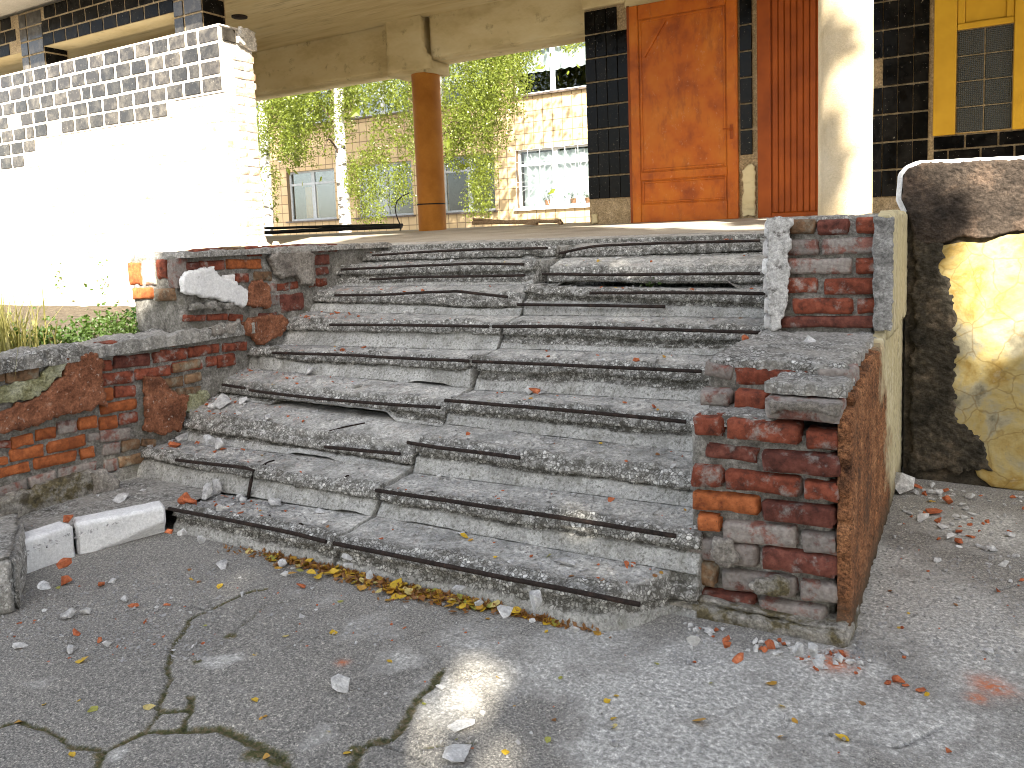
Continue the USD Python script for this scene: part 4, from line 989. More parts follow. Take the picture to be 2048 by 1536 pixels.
    for a, b in ((-.345, -.185), (.205, .36)):
        t.part('window_frame', bev(a, b, Y - .03, Y + .004, 2.085, 3.93, .005), 'paint_yellow', 30, w)
    t.part('window_frame', bev(-.183, .203, Y - .024, Y + .004, 2.90, 2.945, .005), 'paint_yellow', 30, w)
    t.part('sash', bev(-.183, -.130, Y - .016, Y + .004, 2.947, 3.93, .005), 'paint_yellow', 30, w)
    t.part('sash', bev(.150, .203, Y - .016, Y + .004, 2.947, 3.93, .005), 'paint_yellow', 30, w)
    t.part('upper_panel', bev(-.128, .148, Y - .004, Y + .0045, 2.955, 3.93, .003), 'paint_yellow', 30, w)
    t.part('block_grid', box(-.183, .203, Y + .001, Y + .0045, 2.092, 2.899), 'tile_joint', under=w)
    for i in range(2):
        for j in range(4):
            a, z = -.178 + i * .192, 2.098 + j * .2005
            t.part('glass_block', bev(a, a + .184, Y - .010, Y + .003, z, z + .192, .008), 'glass_block', 30, w)
    t.part('window_frame', bev(.362, .75, Y - .018, Y + .004, 2.09, 3.93, .005), 'paint_yellow', 30, w)


entrance()


# ------------------------------------------------------------------ rendered wall on the right
def right_wall():
    t = Thing('rendered_wall', 'low wall right of the cheek wall with dark roughcast above peeling yellow plaster', 'wall', (.4, 4.8, 0))
    Y = 4.745
    P = lambda pts: [at(u, v, y=Y)[[0, 2]] for u, v in pts]
    out = P([(1806, 955), (1812, 480), (1812, 425), (1797, 400), (1801, 350), (1812, 338), (1835, 329)]); zt = out[-1][1]
    out = [tuple(p) for p in out] + [(2.5, zt + .012), (2.5, -.05), (out[0][0], -.05)]
    pr = trimesh.creation.extrude_polygon(Polygon(out), .24); v = np.array(pr.vertices); v = np.c_[v[:, 0], Y + .02 + v[:, 2], v[:, 1]]
    t.part('wall_core', (v, np.array(pr.faces)[:, ::-1]), 'mould_dark')
    to = lambda x, z: np.array([x, Y + .02, z]); n = (0, -1, 0)
    t.part('roughcast', plate(P([(1797, 402), (1802, 352), (1812, 342), (1835, 333), (2100, 323), (2100, 466), (2010, 470), (1960, 486), (1920, 479), (1880, 492), (1822, 490), (1812, 440)]), to, n, .018, .0075, .009, 101, 75, .5), 'render_dark', 60)
    t.part('yellow_plaster', plate(P([(1852, 534), (1866, 500), (1890, 492), (1925, 486), (1965, 488), (2010, 472), (2120, 462), (2240, 470), (2330, 500), (2350, 600), (2320, 720), (2345, 860), (2330, 1010), (2140, 1000), (1980, 975), (1952, 955), (1926, 884), (1886, 856), (1874, 790), (1886, 720), (1877, 640), (1864, 570)]), to, n, .012, .012, .005, 102, 18, .12), 'plaster_yellow', True)
    t.part('mouldy_render', plate(P([(1810, 492), (1870, 490), (1862, 540), (1880, 590), (1892, 640), (1900, 720), (1888, 790), (1900, 855), (1940, 885), (1960, 955), (1806, 955)]), to, n, .014, .010, .010, 103, 60, 1.), 'mould_dark', 60)
    # pale cement coping, rounded at its left end
    xs = [p for p in P([(1808, 425), (1796, 400), (1800, 350), (1811, 337), (1835, 327), (1900, 324), (2100, 315)])]
    path = np.array([[p[0], Y + .14, p[1]] for p in xs]); d = np.r_[0, np.cumsum(np.linalg.norm(np.diff(path, axis=0), axis=1))]; s = np.linspace(0, d[-1], 60)
    path = np.stack([np.interp(s, d, path[:, k]) for k in range(3)], -1)
    prof = np.array([[-.135, -.012], [-.135, .006], [-.10, .016], [.10, .016], [.135, .0], [.135, -.012]])
    tg = np.gradient(path, axis=0); tg /= np.linalg.norm(tg, axis=1, keepdims=True); up = np.stack([-tg[:, 2], 0 * tg[:, 0], tg[:, 0]], -1)
    V = path[:, None] + prof[None, :, :1] * np.array([0, 1., 0]) + prof[None, :, 1:] * up[:, None]
    V = V.reshape(-1, 3); V += .004 * np.stack([fbm(V * 25, 3, k) for k in (1, 2, 3)], -1)
    V = np.vstack([V]); F = grid_faces(60, 6)[:, ::-1]
    t.part('coping', (V, F), 'plaster_white', True)


right_wall()

# ------------------------------------------------------------------ kerb, filled strip, concrete block at the left
def kerbs():
    pts = [(330, 1013), (146, 1051), (-60, 1118)]
    W = [at(*p, z=.155)[:2] for p in pts]; W[2] = W[1] + (W[2] - W[1]) * 1.0
    for i, lab in ((0, 'whitewashed kerb stone abutting the lowest step, its lower corner broken off'), (1, 'whitewashed kerb stone nearer the left edge of the photo')):
        a, b = np.array(W[i]), np.array(W[i + 1]); g = .004 if i else 0
        u = (b - a) / np.linalg.norm(b - a); a2, b2 = a + u * .004, b - u * .004; nrm = np.array([-u[1], u[0]])
        if nrm[0] > 0: nrm = -nrm                                            # away from the forecourt
        c = (a2 + b2) / 2 + nrm * .06; ln = np.linalg.norm(b2 - a2)
        ax = np.array([[u[0], u[1], 0], [-nrm[0], -nrm[1], 0], [0, 0, 1.]])
        if np.linalg.det(ax) < 0: ax[0] *= -1
        v, f = rough_box(np.array([*c, .07]), ax, (ln, .12, .17), .004, .012, 111 + i, (60, 10, 14), 14)
        if i == 0:
            s = (v[:, :2] - a2) @ u; bite = np.clip(1 - s / .30, 0, 1) * .075 + .02 * fbm(v * 12, 3, 4) * (s < .3)
            low = v[:, 2] < bite; v[low, :2] += (nrm * .05)[None] * np.clip((bite[low] - v[low, 2]) / .05, 0, 1)[:, None]
        single('kerb_stone', (v, f), 'plaster_white', lab, 'kerb', smooth=True)
    X, Yg = np.meshgrid(np.linspace(-4.12, -3.40, 60), np.linspace(1.0, 2.86, 130), indexing='ij')
    q = np.stack([X, Yg, X * 0], -1).reshape(-1, 3); Z = .118 + .02 * fbm(q * 5, 4, 8) + .006 * fbm(q * 30, 3, 9)
    kx = np.interp(q[:, 1], [W[2][1], W[1][1], W[0][1]], [W[2][0], W[1][0], W[0][0]]) - .05; kx = np.where(q[:, 1] > W[0][1] + .02, -3.41, kx)
    q[:, 0] = np.minimum(q[:, 0], kx); q[:, 2] = Z
    single('soil_strip', (q, grid_faces(60, 130)), 'rubble_concrete', 'strip of dusty rubble filling between the white kerb and the left cheek wall', 'strip', kind='structure', smooth=True)
    # broken concrete block cut by the left edge
    o = np.array([at(50, 1228, z=.0)[0], at(50, 1228, z=.0)[1], 0])
    v, f = rough_box(o + np.array([-.40, .03, .085]), np.array([[.86, -.51, 0], [.51, .86, 0], [0, 0, 1.]]), (.68, .28, .215), .018, .03, 121, (30, 16, 16), 9)
    k = v[:, 2] > .10; v[k] += np.array([-.05, .02, 0]) * ((v[k, 2] - .10) / .12)[:, None]
    single('concrete_block', (v, f), 'rubble_concrete', 'broken dark concrete block at the left edge in front of the white kerb', 'block', smooth=True)


kerbs()

# ------------------------------------------------------------------ long pipe and bars on the porch floor
def pipes():
    a, b = at(521, 470, z=1.44), at(803, 456, z=1.44)
    a = at(521, 466, y=7.6); b = at(803, 453, y=7.75)
    a = np.array([a[0], a[1], a[2]]); b = np.array([b[0], b[1], b[2]])
    v1 = tube([a, (a + b) / 2 + [0, 0, .004], b], .026, 10); v2 = tube([a + [0, .02, .06], (a + b) / 2 + [0, .02, .045], b + [0, .02, .02]], .018, 10)
    single('black_pipe', join([v1]), 'pipe_black', 'black pipe lying along the rear edge of the porch, the lower of two', 'pipe', smooth=40)
    single('black_pipe', join([v2]), 'pipe_black', 'thinner black pipe resting just above the other at the porch edge', 'pipe', smooth=40)
    w = np.array([at(u, v, y=7.75) for u, v in ((800, 462), (802, 452), (796, 440), (792, 428), (790, 415), (794, 402), (805, 392), (818, 386))])
    single('bent_wire', tube(w, .007, 6), 'rust', 'thin rusty wire bent upwards at the end of the black pipes', 'wire', smooth=True)
    c, d = at(945, 446, y=7.75), at(1122, 442, y=7.8)
    single('old_rail', join([tube([c, d], .022, 10), tube([d + [-.03, 0, 0], d + [.01, 0, -.035]], .026, 10)]), 'bar_brown', 'long brown metal rail lying at the rear edge of the porch', 'rail', smooth=40)
    single('old_rail', tube([at(947, 439, y=7.9), at(1075, 448, y=7.72)], .018, 10), 'bar_brown', 'shorter brown rail crossing under the long one on the porch', 'rail', smooth=40)


pipes()


# ------------------------------------------------------------------ far block across the yard
def far_block():
    t = Thing('far_building', 'tan tiled two storey block with white windows across the yard', 'building', (-15, 20, 0))
    Y = 20.0; fl = [(2.11, 3.77), (5.25, 6.95), (8.4, 10.0)]
    cols = [(-11.40, -9.05), (-14.0, -12.14), (-17.33, -15.10), (-20.40, -18.25), (-23.6, -21.35), (-8.1, -5.9), (-26.8, -24.6)]
    hole = [(a, b, z0, z1) for a, b in cols for z0, z1 in fl]
    xs = sorted({-30, -3} | {q for h in hole for q in h[:2]}); zs = sorted({0, 11.0} | {q for h in hole for q in h[2:]})
    ps = []
    for i in range(len(xs) - 1):
        for j in range(len(zs) - 1):
            cx, cz = (xs[i] + xs[i + 1]) / 2, (zs[j] + zs[j + 1]) / 2
            if not any(a < cx < b and c < cz < d for a, b, c, d in hole): ps.append(box(xs[i], xs[i + 1], Y, Y + .35, zs[j], zs[j + 1]))
    t.part('facade', join(ps), 'facade_tiles')
    t.part('back_room', box(-30, -3, Y + 2.6, Y + 3.0, 0, 11), 'room_dark')
    t.part('side_wall', box(-30.3, -30, Y, Y + 3, 0, 11), 'facade_tiles'); t.part('side_wall', box(-3, -2.7, Y, Y + 3, 0, 11), 'facade_tiles')
    t.part('roof', box(-30.5, -2.5, Y - .3, Y + 3.2, 11, 11.3), 'roof_white')
    for z in (4.55, 7.75): t.part('floor', box(-30, -3, Y + .36, Y + 2.6, z - .1, z + .1), 'room_dark')
    r = np.random.default_rng(4)
    for ci, (a, b) in enumerate(cols):
        for fi, (z0, z1) in enumerate(fl):
            if fi == 2 and ci > 3: continue
            light = ci in (0, 5)
            fm = 'frame_white' if light or fi else 'frame_grey'
            w = t.part('window', box(a, b, Y + .13, Y + .19, z1 - .06, z1), fm)
            yy = (Y + .13, Y + .19); mid = (a + b) / 2; tr = z0 + (z1 - z0) * .74
            for x0, x1, c, d in ((a, b, z0, z0 + .07), (a, a + .07, z0 + .07, z1 - .06), (b - .07, b, z0 + .07, z1 - .06), (mid - .07, mid + .07, z0 + .07, z1 - .06), (a + .07, mid - .07, tr - .035, tr + .035), (mid + .07, b - .07, tr - .035, tr + .035)):
                t.part('frame', box(x0, x1, *yy, c, d), fm, under=w)
            for x0, x1 in ((a + .07, mid - .07), (mid + .07, b - .07)):
                t.part('pane', box(x0, x1, Y + .155, Y + .160, z0 + .07, tr - .035), 'pane', under=w); t.part('pane', box(x0, x1, Y + .155, Y + .160, tr + .035, z1 - .06), 'pane', under=w)
            t.part('sill', box(a - .08, b + .08, Y - .10, Y + .13, z0 - .05, z0 + .002), 'sill_dark' if not light or fi else 'cloth', under=w)
            if light and fi <= 1 or (fi == 1 and ci < 3):
                # net curtain with a waved hem
                n = 60; xx = np.linspace(a + .1, b - .1, n); hem = z0 + (z1 - z0) * (.36 if fi else .02); zz = np.linspace(0, 1, 8)
                V = np.array([[x, Y + .25 + .03 * math.sin(x * 26), (hem + .03 * abs(math.sin(x * 13))) * (1 - q) + (z1 - .1) * q] for x in xx for q in zz])
                t.part('curtain', (V, grid_faces(n, 8)), 'cloth', True, w)
    # plywood board in a ground floor window
    p = [at(u, v, y=Y + .1) for u, v in ((603, 375), (632, 372), (630, 432), (606, 436))]
    t.part('plywood_board', box(p[0][0] + .10, p[1][0] - .02, Y + .165, Y + .19, p[3][2], p[0][2]), 'plywood')
    # white sunburst grille in the right ground floor window, flower pots behind it
    a, b = cols[0]; z0, z1 = fl[0]; g = Y - .03; gr = None
    bars = []
    for k in range(7): x = a + (b - a) * k / 6; bars.append([(x, z0), (x, z1)])
    for zz in (z0 + .02, z0 + .62, z1 - .35, z1 - .02): bars.append([(a, zz), (b, zz)])
    for cx in (a + (b - a) * .33, a + (b - a) * .80):
        for k in range(16):
            an = k * math.pi / 8; e = (min(max(cx + math.cos(an) * .75, a), b), min(max(z0 + .75 + math.sin(an) * .8, z0), z1)); bars.append([(cx + math.cos(an) * .12, z0 + .75 + math.sin(an) * .12), e])
        bars.append([(cx + .12 * math.cos(q), z0 + .75 + .12 * math.sin(q)) for q in np.linspace(0, 2 * np.pi, 13)])
    for k, l in enumerate(bars):
        pp = tube([(x, g, z) for x, z in l], .0055, 5)
        if k == 0: gr = t.part('window_grille', pp, 'frame_white', 40)
        else: t.part('grille_bar', pp, 'frame_white', 40, gr)
    for x in (-10.55, -9.75, -9.3):
        pot = t.part('flower_pot', tube([[x, Y + .26, z0 + .07], [x, Y + .26, z0 + .22]], [.07, .10], 12), 'pot_clay', 40)
        v = []
        for _ in range(60): v.append(np.array([x, Y + .26, z0 + .30]) + r.normal(0, .09, 3))
        t.part('pot_plant', leaf_cards(np.array(v), .06, r), 'ivy_leaf', under=pot)


def leaf_cards(P, size, r, droop=None, aspect=.62):
    """Leaf-shaped cards, folded along the midrib: 4 triangles each."""
    n = len(P); size = np.broadcast_to(size, (n,)) * r.uniform(.7, 1.25, n)
    d = r.normal(0, 1, (n, 3)); d[:, 2] -= (.9 if droop else 0); d /= np.linalg.norm(d, axis=1, keepdims=True)
    s = np.cross(d, r.normal(0, 1, (n, 3))); s /= np.linalg.norm(s, axis=1, keepdims=True) + 1e-9; u = np.cross(d, s)
    h = size[:, None]
    base, tip, mid = P, P + d * h, P + d * h * .45 - u * h * .10
    l, q = P + d * h * .42 + s * h * aspect / 2, P + d * h * .42 - s * h * aspect / 2
    V = np.stack([base, l, tip, q, mid], 1).reshape(-1, 3); o = np.arange(n)[:, None, None] * 5
    F = np.array([[0, 4, 1], [1, 4, 2], [2, 4, 3], [3, 4, 0]])[None] + o
    return V, F.reshape(-1, 3)


far_block()


# ------------------------------------------------------------------ birches in the yard
def birches():
    r = np.random.default_rng(12)

    def strands(spec, y, n_leaf, size, dy=.5):
        P = []
        tot = sum(s[4] for s in spec)
        for u0, u1, v0, v1, wgt in spec:
            m = int(n_leaf * wgt / tot); ns = max(2, m // 80)
            for _ in range(ns):
                u = r.uniform(u0, u1); vb = v1 - abs(r.normal(0, .16)) * (v1 - v0); yy = y + r.normal(0, dy)
                a, b = at(u, v0, y=yy), at(u + r.normal(0, 8), vb, y=yy); k = m // ns
                q = r.uniform(0, 1, k)[:, None]; cl = a + (b - a) * q + np.c_[.10 * np.sin(q * 9 + r.uniform(0, 6)), .08 * np.sin(q * 7), 0 * q]
                P.append(cl + r.normal(0, .05, (k, 3)))
        return leaf_cards(np.vstack(P), size, r, True)

    def crown_cards(c, s, n, size):
        p = r.normal(0, 1, (n, 3)) * s + c; k = fbm(p * .9, 3, 5) > -.05
        return leaf_cards(p[k], size, r, True)

    def trunk(pts, y, r0, r1):
        P = np.array([at(u, v, y=y) for u, v in pts]); P[:, 1] += np.linspace(0, .15, len(P))
        d = np.linspace(0, 1, len(P)); s = np.linspace(0, 1, 40); Q = np.stack([np.interp(s, d, P[:, k]) for k in range(3)], -1)
        v, f = tube(Q, np.linspace(r0, r1, 40), 16); k = fbm(v * 6, 4, 3) * .022
        return v + np.c_[k, k * .5, 0 * k], f

    specs = [
        ('birch_tree', 'birch with a white trunk seen beside the brown column, its twigs hanging left of it', [(690, 500), (688, 450), (678, 330), (672, 250), (668, 120), (650, -150), (640, -420)], 12.2, .135, .07, (-11.2, 12.4, 7.0),
         [(560, 700, 120, 275, 3.0), (690, 835, 110, 235, 3.2), (600, 660, 200, 320, .35), (705, 765, 300, 455, 1.1), (690, 740, 320, 400, .4), (745, 830, 225, 330, .8), (775, 815, 330, 415, .45), (655, 700, 150, 300, .7)], 22000),
        ('birch_tree', 'birch with mottled trunk half hidden behind the sunlit parapet wall', [(528, 520), (533, 450), (525, 330), (518, 240), (515, 100), (510, -300)], 11.4, .12, .07, (-13.2, 11.6, 7.2),
         [(512, 600, 170, 320, 2.4), (512, 560, 330, 450, .5), (575, 620, 230, 335, 1.0), (520, 640, 150, 240, 1.2)], 12000),
        ('birch_tree', 'birch whose long leafy twigs hang like a curtain right of the brown column', [(862, 470), (860, 400), (858, 200), (862, 0), (880, -250)], 13.2, .10, .06, (-8.9, 13.2, 6.6),
         [(885, 940, 80, 330, 2.4), (930, 985, 80, 330, 3.2), (940, 985, 310, 440, 1.5), (960, 1010, 80, 300, 2.6), (990, 1045, 70, 235, 2.0), (1020, 1062, 60, 185, .8), (1055, 1100, 60, 110, .25), (1140, 1168, 70, 105, .15), (896, 925, 240, 350, .6)], 24000)]
    for name, lab, pts, y, r0, r1, cc, spec, n in specs:
        t = Thing(name, lab, 'birch', tuple(at(*pts[0], y=y) * [1, 1, 0]))
        P0 = at(*pts[0], y=y); P0[2] = 0
        v, f = trunk(pts, y, r0, r1); t.part('trunk', join([(v, f), tube([P0, at(*pts[0], y=y)], [r0 * 1.25, r0], 12)]), 'birch_bark', True)
        for k in range(9):
            i = r.integers(12, 38); s0 = v[i * 16:(i + 1) * 16].mean(0); e = s0 + np.array([r.uniform(-1.2, 1.2), r.uniform(-.8, .8), r.uniform(.2, 1.0)])
            q = np.linspace(0, 1, 9)[:, None]; br = s0 + (e - s0) * q + np.c_[0 * q, 0 * q, .5 * q * (1 - q) - 1.1 * np.maximum(q - .6, 0) ** 1.2]
            t.part('branch', tube(br, np.linspace(.028, .006, 9), 6), 'twig', True)
        t.part('crown', join([strands(spec, y + .35, int(n * 1.15), .05), crown_cards(np.array(cc) + [.3, 0, 2.6], np.array([2.0, 1.1, 1.9]), 17000 if y < 13 else 3000, .20 if y < 13 else .13)]), 'birch_leaf')


birches()


# ------------------------------------------------------------------ flower bed left of the steps
def bed():
    r = np.random.default_rng(21)
    X, Y = np.meshgrid(np.linspace(-13, -4.36, 150), np.linspace(1.2, 4.96, 90), indexing='ij'); q = np.stack([X, Y, X * 0], -1).reshape(-1, 3)
    z = .80 + .05 * fbm(q * 1.5, 3, 4) + .02 * fbm(q * 7, 3, 5); z = np.where(q[:, 0] > -4.5, np.minimum(z, .83), z)
    single('soil_bed', (np.c_[q[:, :2], z], grid_faces(150, 90)), 'soil', 'bare soil of the raised bed behind the left cheek wall', 'soil', kind='structure', smooth=True)
    # dense low growth along the edge
    P = []
    for _ in range(3000):
        y = r.uniform(1.7, 3.6); x = -4.46 - abs(r.normal(0, .35)) - .1 * (y < 2.3); h = .06 * math.exp(-((x + 4.7) / .5) ** 2) + .03
        if fbm(np.array([[x * 3, y * 3, 0]]), 3, 7)[0] < -.12: continue
        P.append([x, y, .82 + abs(r.normal(0, h))])
    single('ground_cover', leaf_cards(np.array(P), .032, r), 'bed_leaf', 'low green weeds along the edge of the raised bed', 'weeds', kind='stuff')

    def blades(cx, cy, z, n, h, spread, lean):
        V, F = [], []
        for k in range(n):
            b = np.array([cx, cy, z]) + np.r_[r.normal(0, spread, 2), 0]; a = r.uniform(0, 6.28); hh = h * r.uniform(.45, 1.1); le = lean * r.uniform(.2, 1.2) * hh; s = np.array([-math.sin(a), math.cos(a), 0]) * r.uniform(.0025, .005)
            d = np.array([math.cos(a), math.sin(a), 0]); ps = [b, b + d * le * .25 + [0, 0, hh * .5], b + d * le + [0, 0, hh * .92]]
            o = len(V); V += [ps[0] - s, ps[0] + s, ps[1] - s, ps[1] + s, ps[2]]; F += [[o, o + 1, o + 3], [o, o + 3, o + 2], [o + 2, o + 3, o + 4]]
        return np.array(V), np.array(F)
    for (u, v), n, h, sp, lab in (((25, 725), 120, .50, .08, 'tall dry grass tuft at the left edge of the raised bed'), ((75, 715), 60, .24, .07, 'shorter half green grass tuft beside the tall dry one'), ((-30, 740), 120, .45, .1, 'dry grass tuft cut off by the left edge of the photo')):
        p = at(u, v, z=.82); single('grass_tuft', blades(p[0], p[1], .80, n, h, sp, .5), 'dry_blade', lab, 'grass')
    for (u, v), n, sp, sz, lab in (((330, 620), 260, .075, .05, 'dark green bushy weed against the end of the upper cheek wall'), ((290, 640), 170, .06, .045, 'small green weed in front of the bushy dark one'), ((190, 665), 130, .06, .04, 'low green weed clump in the middle of the bed edge'),
                                   ((105, 690), 150, .07, .04, 'pale green weed clump near the dry grass'), ((240, 650), 120, .06, .04, 'leafy weed between the middle clump and the dark bush')):
        p = at(u, v, z=.88); t = Thing('weed_plant', lab, 'weed', (p[0], p[1], .8))
        pts = p + r.normal(0, 1, (n, 3)) * [sp, sp, sp * .75] + [0, 0, .02]
        t.part('leaves', leaf_cards(pts, sz, r), 'ivy_leaf' if u > 270 else 'bed_leaf')
        t.part('stem', join([tube([[p[0], p[1], .79], [p[0] + a, p[1] + b, .95]], [.005, .002], 5) for a, b in r.normal(0, .05, (5, 2))]), 'twig')
    def sprig(p, pts, lab, sz):
        t = Thing('weed_sprig', lab, 'weed', p)
        t.part('leaves', leaf_cards(pts, sz, r), 'bed_leaf'); t.part('stem', tube([p - [0, 0, .05], p, p + [.01, 0, .08]], [.003, .002, .001], 5), 'twig')

    for (u, v), lab in (((205, 565), 'thin weed sprig growing on the sunlit plinth'), ((120, 560), 'sparse weed sprig at the crack of the sunlit plinth')):
        p = at(u, v, y=4.86); pts = p + r.normal(0, 1, (26, 3)) * [.05, .03, .10]
        sprig(p, pts, lab, .035)
    p = stair_hit(1305, 572)
    g = at(1300, 568, y=Yn(8) + .03)
    sprig(g, g + r.normal(0, 1, (14, 3)) * [.03, .015, .015], 'tiny green sprig in the dark gap under the upper right steps', .03)
    p = at(60, 712, z=.86); single('litter_scrap', rough_box(p, np.eye(3), (.05, .03, .02), .01, .006, 4, (4, 3, 2)), 'litter_plastic', 'crumpled blue plastic scrap at the bed edge', 'litter', smooth=True)


bed()


# ------------------------------------------------------------------ shade trees behind the photographer, towards the sun
def shade_trees():
    r = np.random.default_rng(33)
    pa = np.array([-SH[1], SH[0], 0]); vb = np.cross(SUN, pa); vb = vb if vb[2] > 0 else -vb
    topa = [-9, -5, -3.6, -2.7, -2.15, -1.75, -1.4, -1.0, -.4, .5, .95, 1.3, 1.7, 2.1, 2.5, 3.2, 5, 9]
    topb = [1.2, 2.0, 2.4, 2.85, 3.3, 4.0, 4.9, 6.2, 6.7, 6.6, 5.8, 5.0, 4.35, 3.75, 3.3, 2.9, 2.4, 1.5]
    holes = [(HOLE, rad) for HOLE, rad in ((at(930, 1410, z=0.), .19), (at(895, 1465, z=0), .10), (at(2040, 1010, z=0.), .10), (at(2015, 560, y=4.72), .26), (at(1960, 560, y=4.72), .08), (at(2040, 690, y=4.72), .06),
                                               (at(1270, 525, y=4.5), .09), (at(1220, 690, y=3.7), .05), (at(1040, 560, y=4.4), .03), (at(2015, 1235, z=0), .10), (at(1960, 1225, z=0), .04))]
    names = ['large leafy tree behind the photographer shading the steps', 'second leafy tree further right behind the photographer']
    for i, (a0, a1) in enumerate(((-9, .6), (.6, 9))):
        n = 60000
        a = r.uniform(a0, a1, n); b = r.uniform(-4.5, 6.9, n); s = 10.8 + r.normal(0, 1.3, n)
        P = pa * a[:, None] + vb * b[:, None] + SUN * s[:, None]
        lim = np.interp(a, topa, topb) + .35 * fbm(np.c_[a * 1.4, b * 1.4, 0 * a], 4, 3) - .05
        keep = b < lim
        for h, rad in holes:
            d = np.hypot(a - h @ pa, b - h @ vb); keep &= d > rad * (1 + .5 * fbm(np.c_[a * 9, b * 9, 0 * a], 3, 6))
        if i == 1:
            for ca, cb, cr, cn_ in ((2.17, 4.86, .06, 20), (2.19, 4.55, .05, 12), (2.16, 4.28, .06, 18)):
                e = r.normal(0, 1, (cn_, 3)) * cr * .5; P = np.vstack([P, pa * (ca + e[:, :1]) + vb * (cb + e[:, 1:2]) + SUN * (9.5 + e[:, 2:])]); keep = np.r_[keep, np.ones(cn_, bool)]
        P = P[keep]
        base = P.mean(0); t = Thing('shade_tree', names[i], 'tree', (base[0], base[1], 0))
        t.part('crown', leaf_cards(P, .26, r, True, .8), 'shade_leaf')
        tk = np.array([[base[0], base[1], 0], [base[0] + .1, base[1], 2], [base[0], base[1] + .1, 5], [base[0], base[1], 8]])
        t.part('trunk', tube(tk, [.26, .22, .16, .06], 12), 'twig', True)


shade_trees()


# ------------------------------------------------------------------ rubble, chips and fallen leaves
def hull(size, seed, n=10, flat=.5):
    r = np.random.default_rng(seed); p = r.normal(0, 1, (n, 3)); p /= np.linalg.norm(p, axis=1, keepdims=True); p *= r.uniform(.75, 1.05, (n, 1))
    p = p * np.array([1, r.uniform(.55, .9), flat * r.uniform(.6, 1.2)]) * size / 2
    a, b, c = r.uniform(0, 6.28), r.normal(0, .22), r.normal(0, .22)
    R = trimesh.transformations.euler_matrix(b, c, a)[:3, :3]; h = trimesh.convex.convex_hull(p @ R.T)
    v, f = vf(h); v = v - [0, 0, v[:, 2].min()]
    return v, f


def leaf_mesh(size, seed):
    r = np.random.default_rng(seed); k = 9; t = np.linspace(0, 1, k); w = np.sin(np.pi * t ** .8) * .36 * (1 + .12 * r.normal(0, 1, k)); cup, curl = r.uniform(-.1, .45), r.uniform(-.25, .5)
    mid = np.c_[t - .5, 0 * t, curl * (t - .5) ** 2]; up = np.abs(w) * cup
    V = np.vstack([mid, mid + np.c_[0 * t, w, up], mid + np.c_[0 * t, -w, up * r.uniform(.3, 1.2)]]) * size
    F = []
    for i in range(k - 1): F += [[i, i + 1, k + i + 1], [i, k + i + 1, k + i], [i + 1, i, 2 * k + i], [i + 1, 2 * k + i, 2 * k + i + 1]]
    R = trimesh.transformations.euler_matrix(r.normal(0, .22), r.normal(0, .22), r.uniform(0, 6.28))[:3, :3]; V = V @ R.T
    return V - [0, 0, V[:, 2].min()], np.array(F)


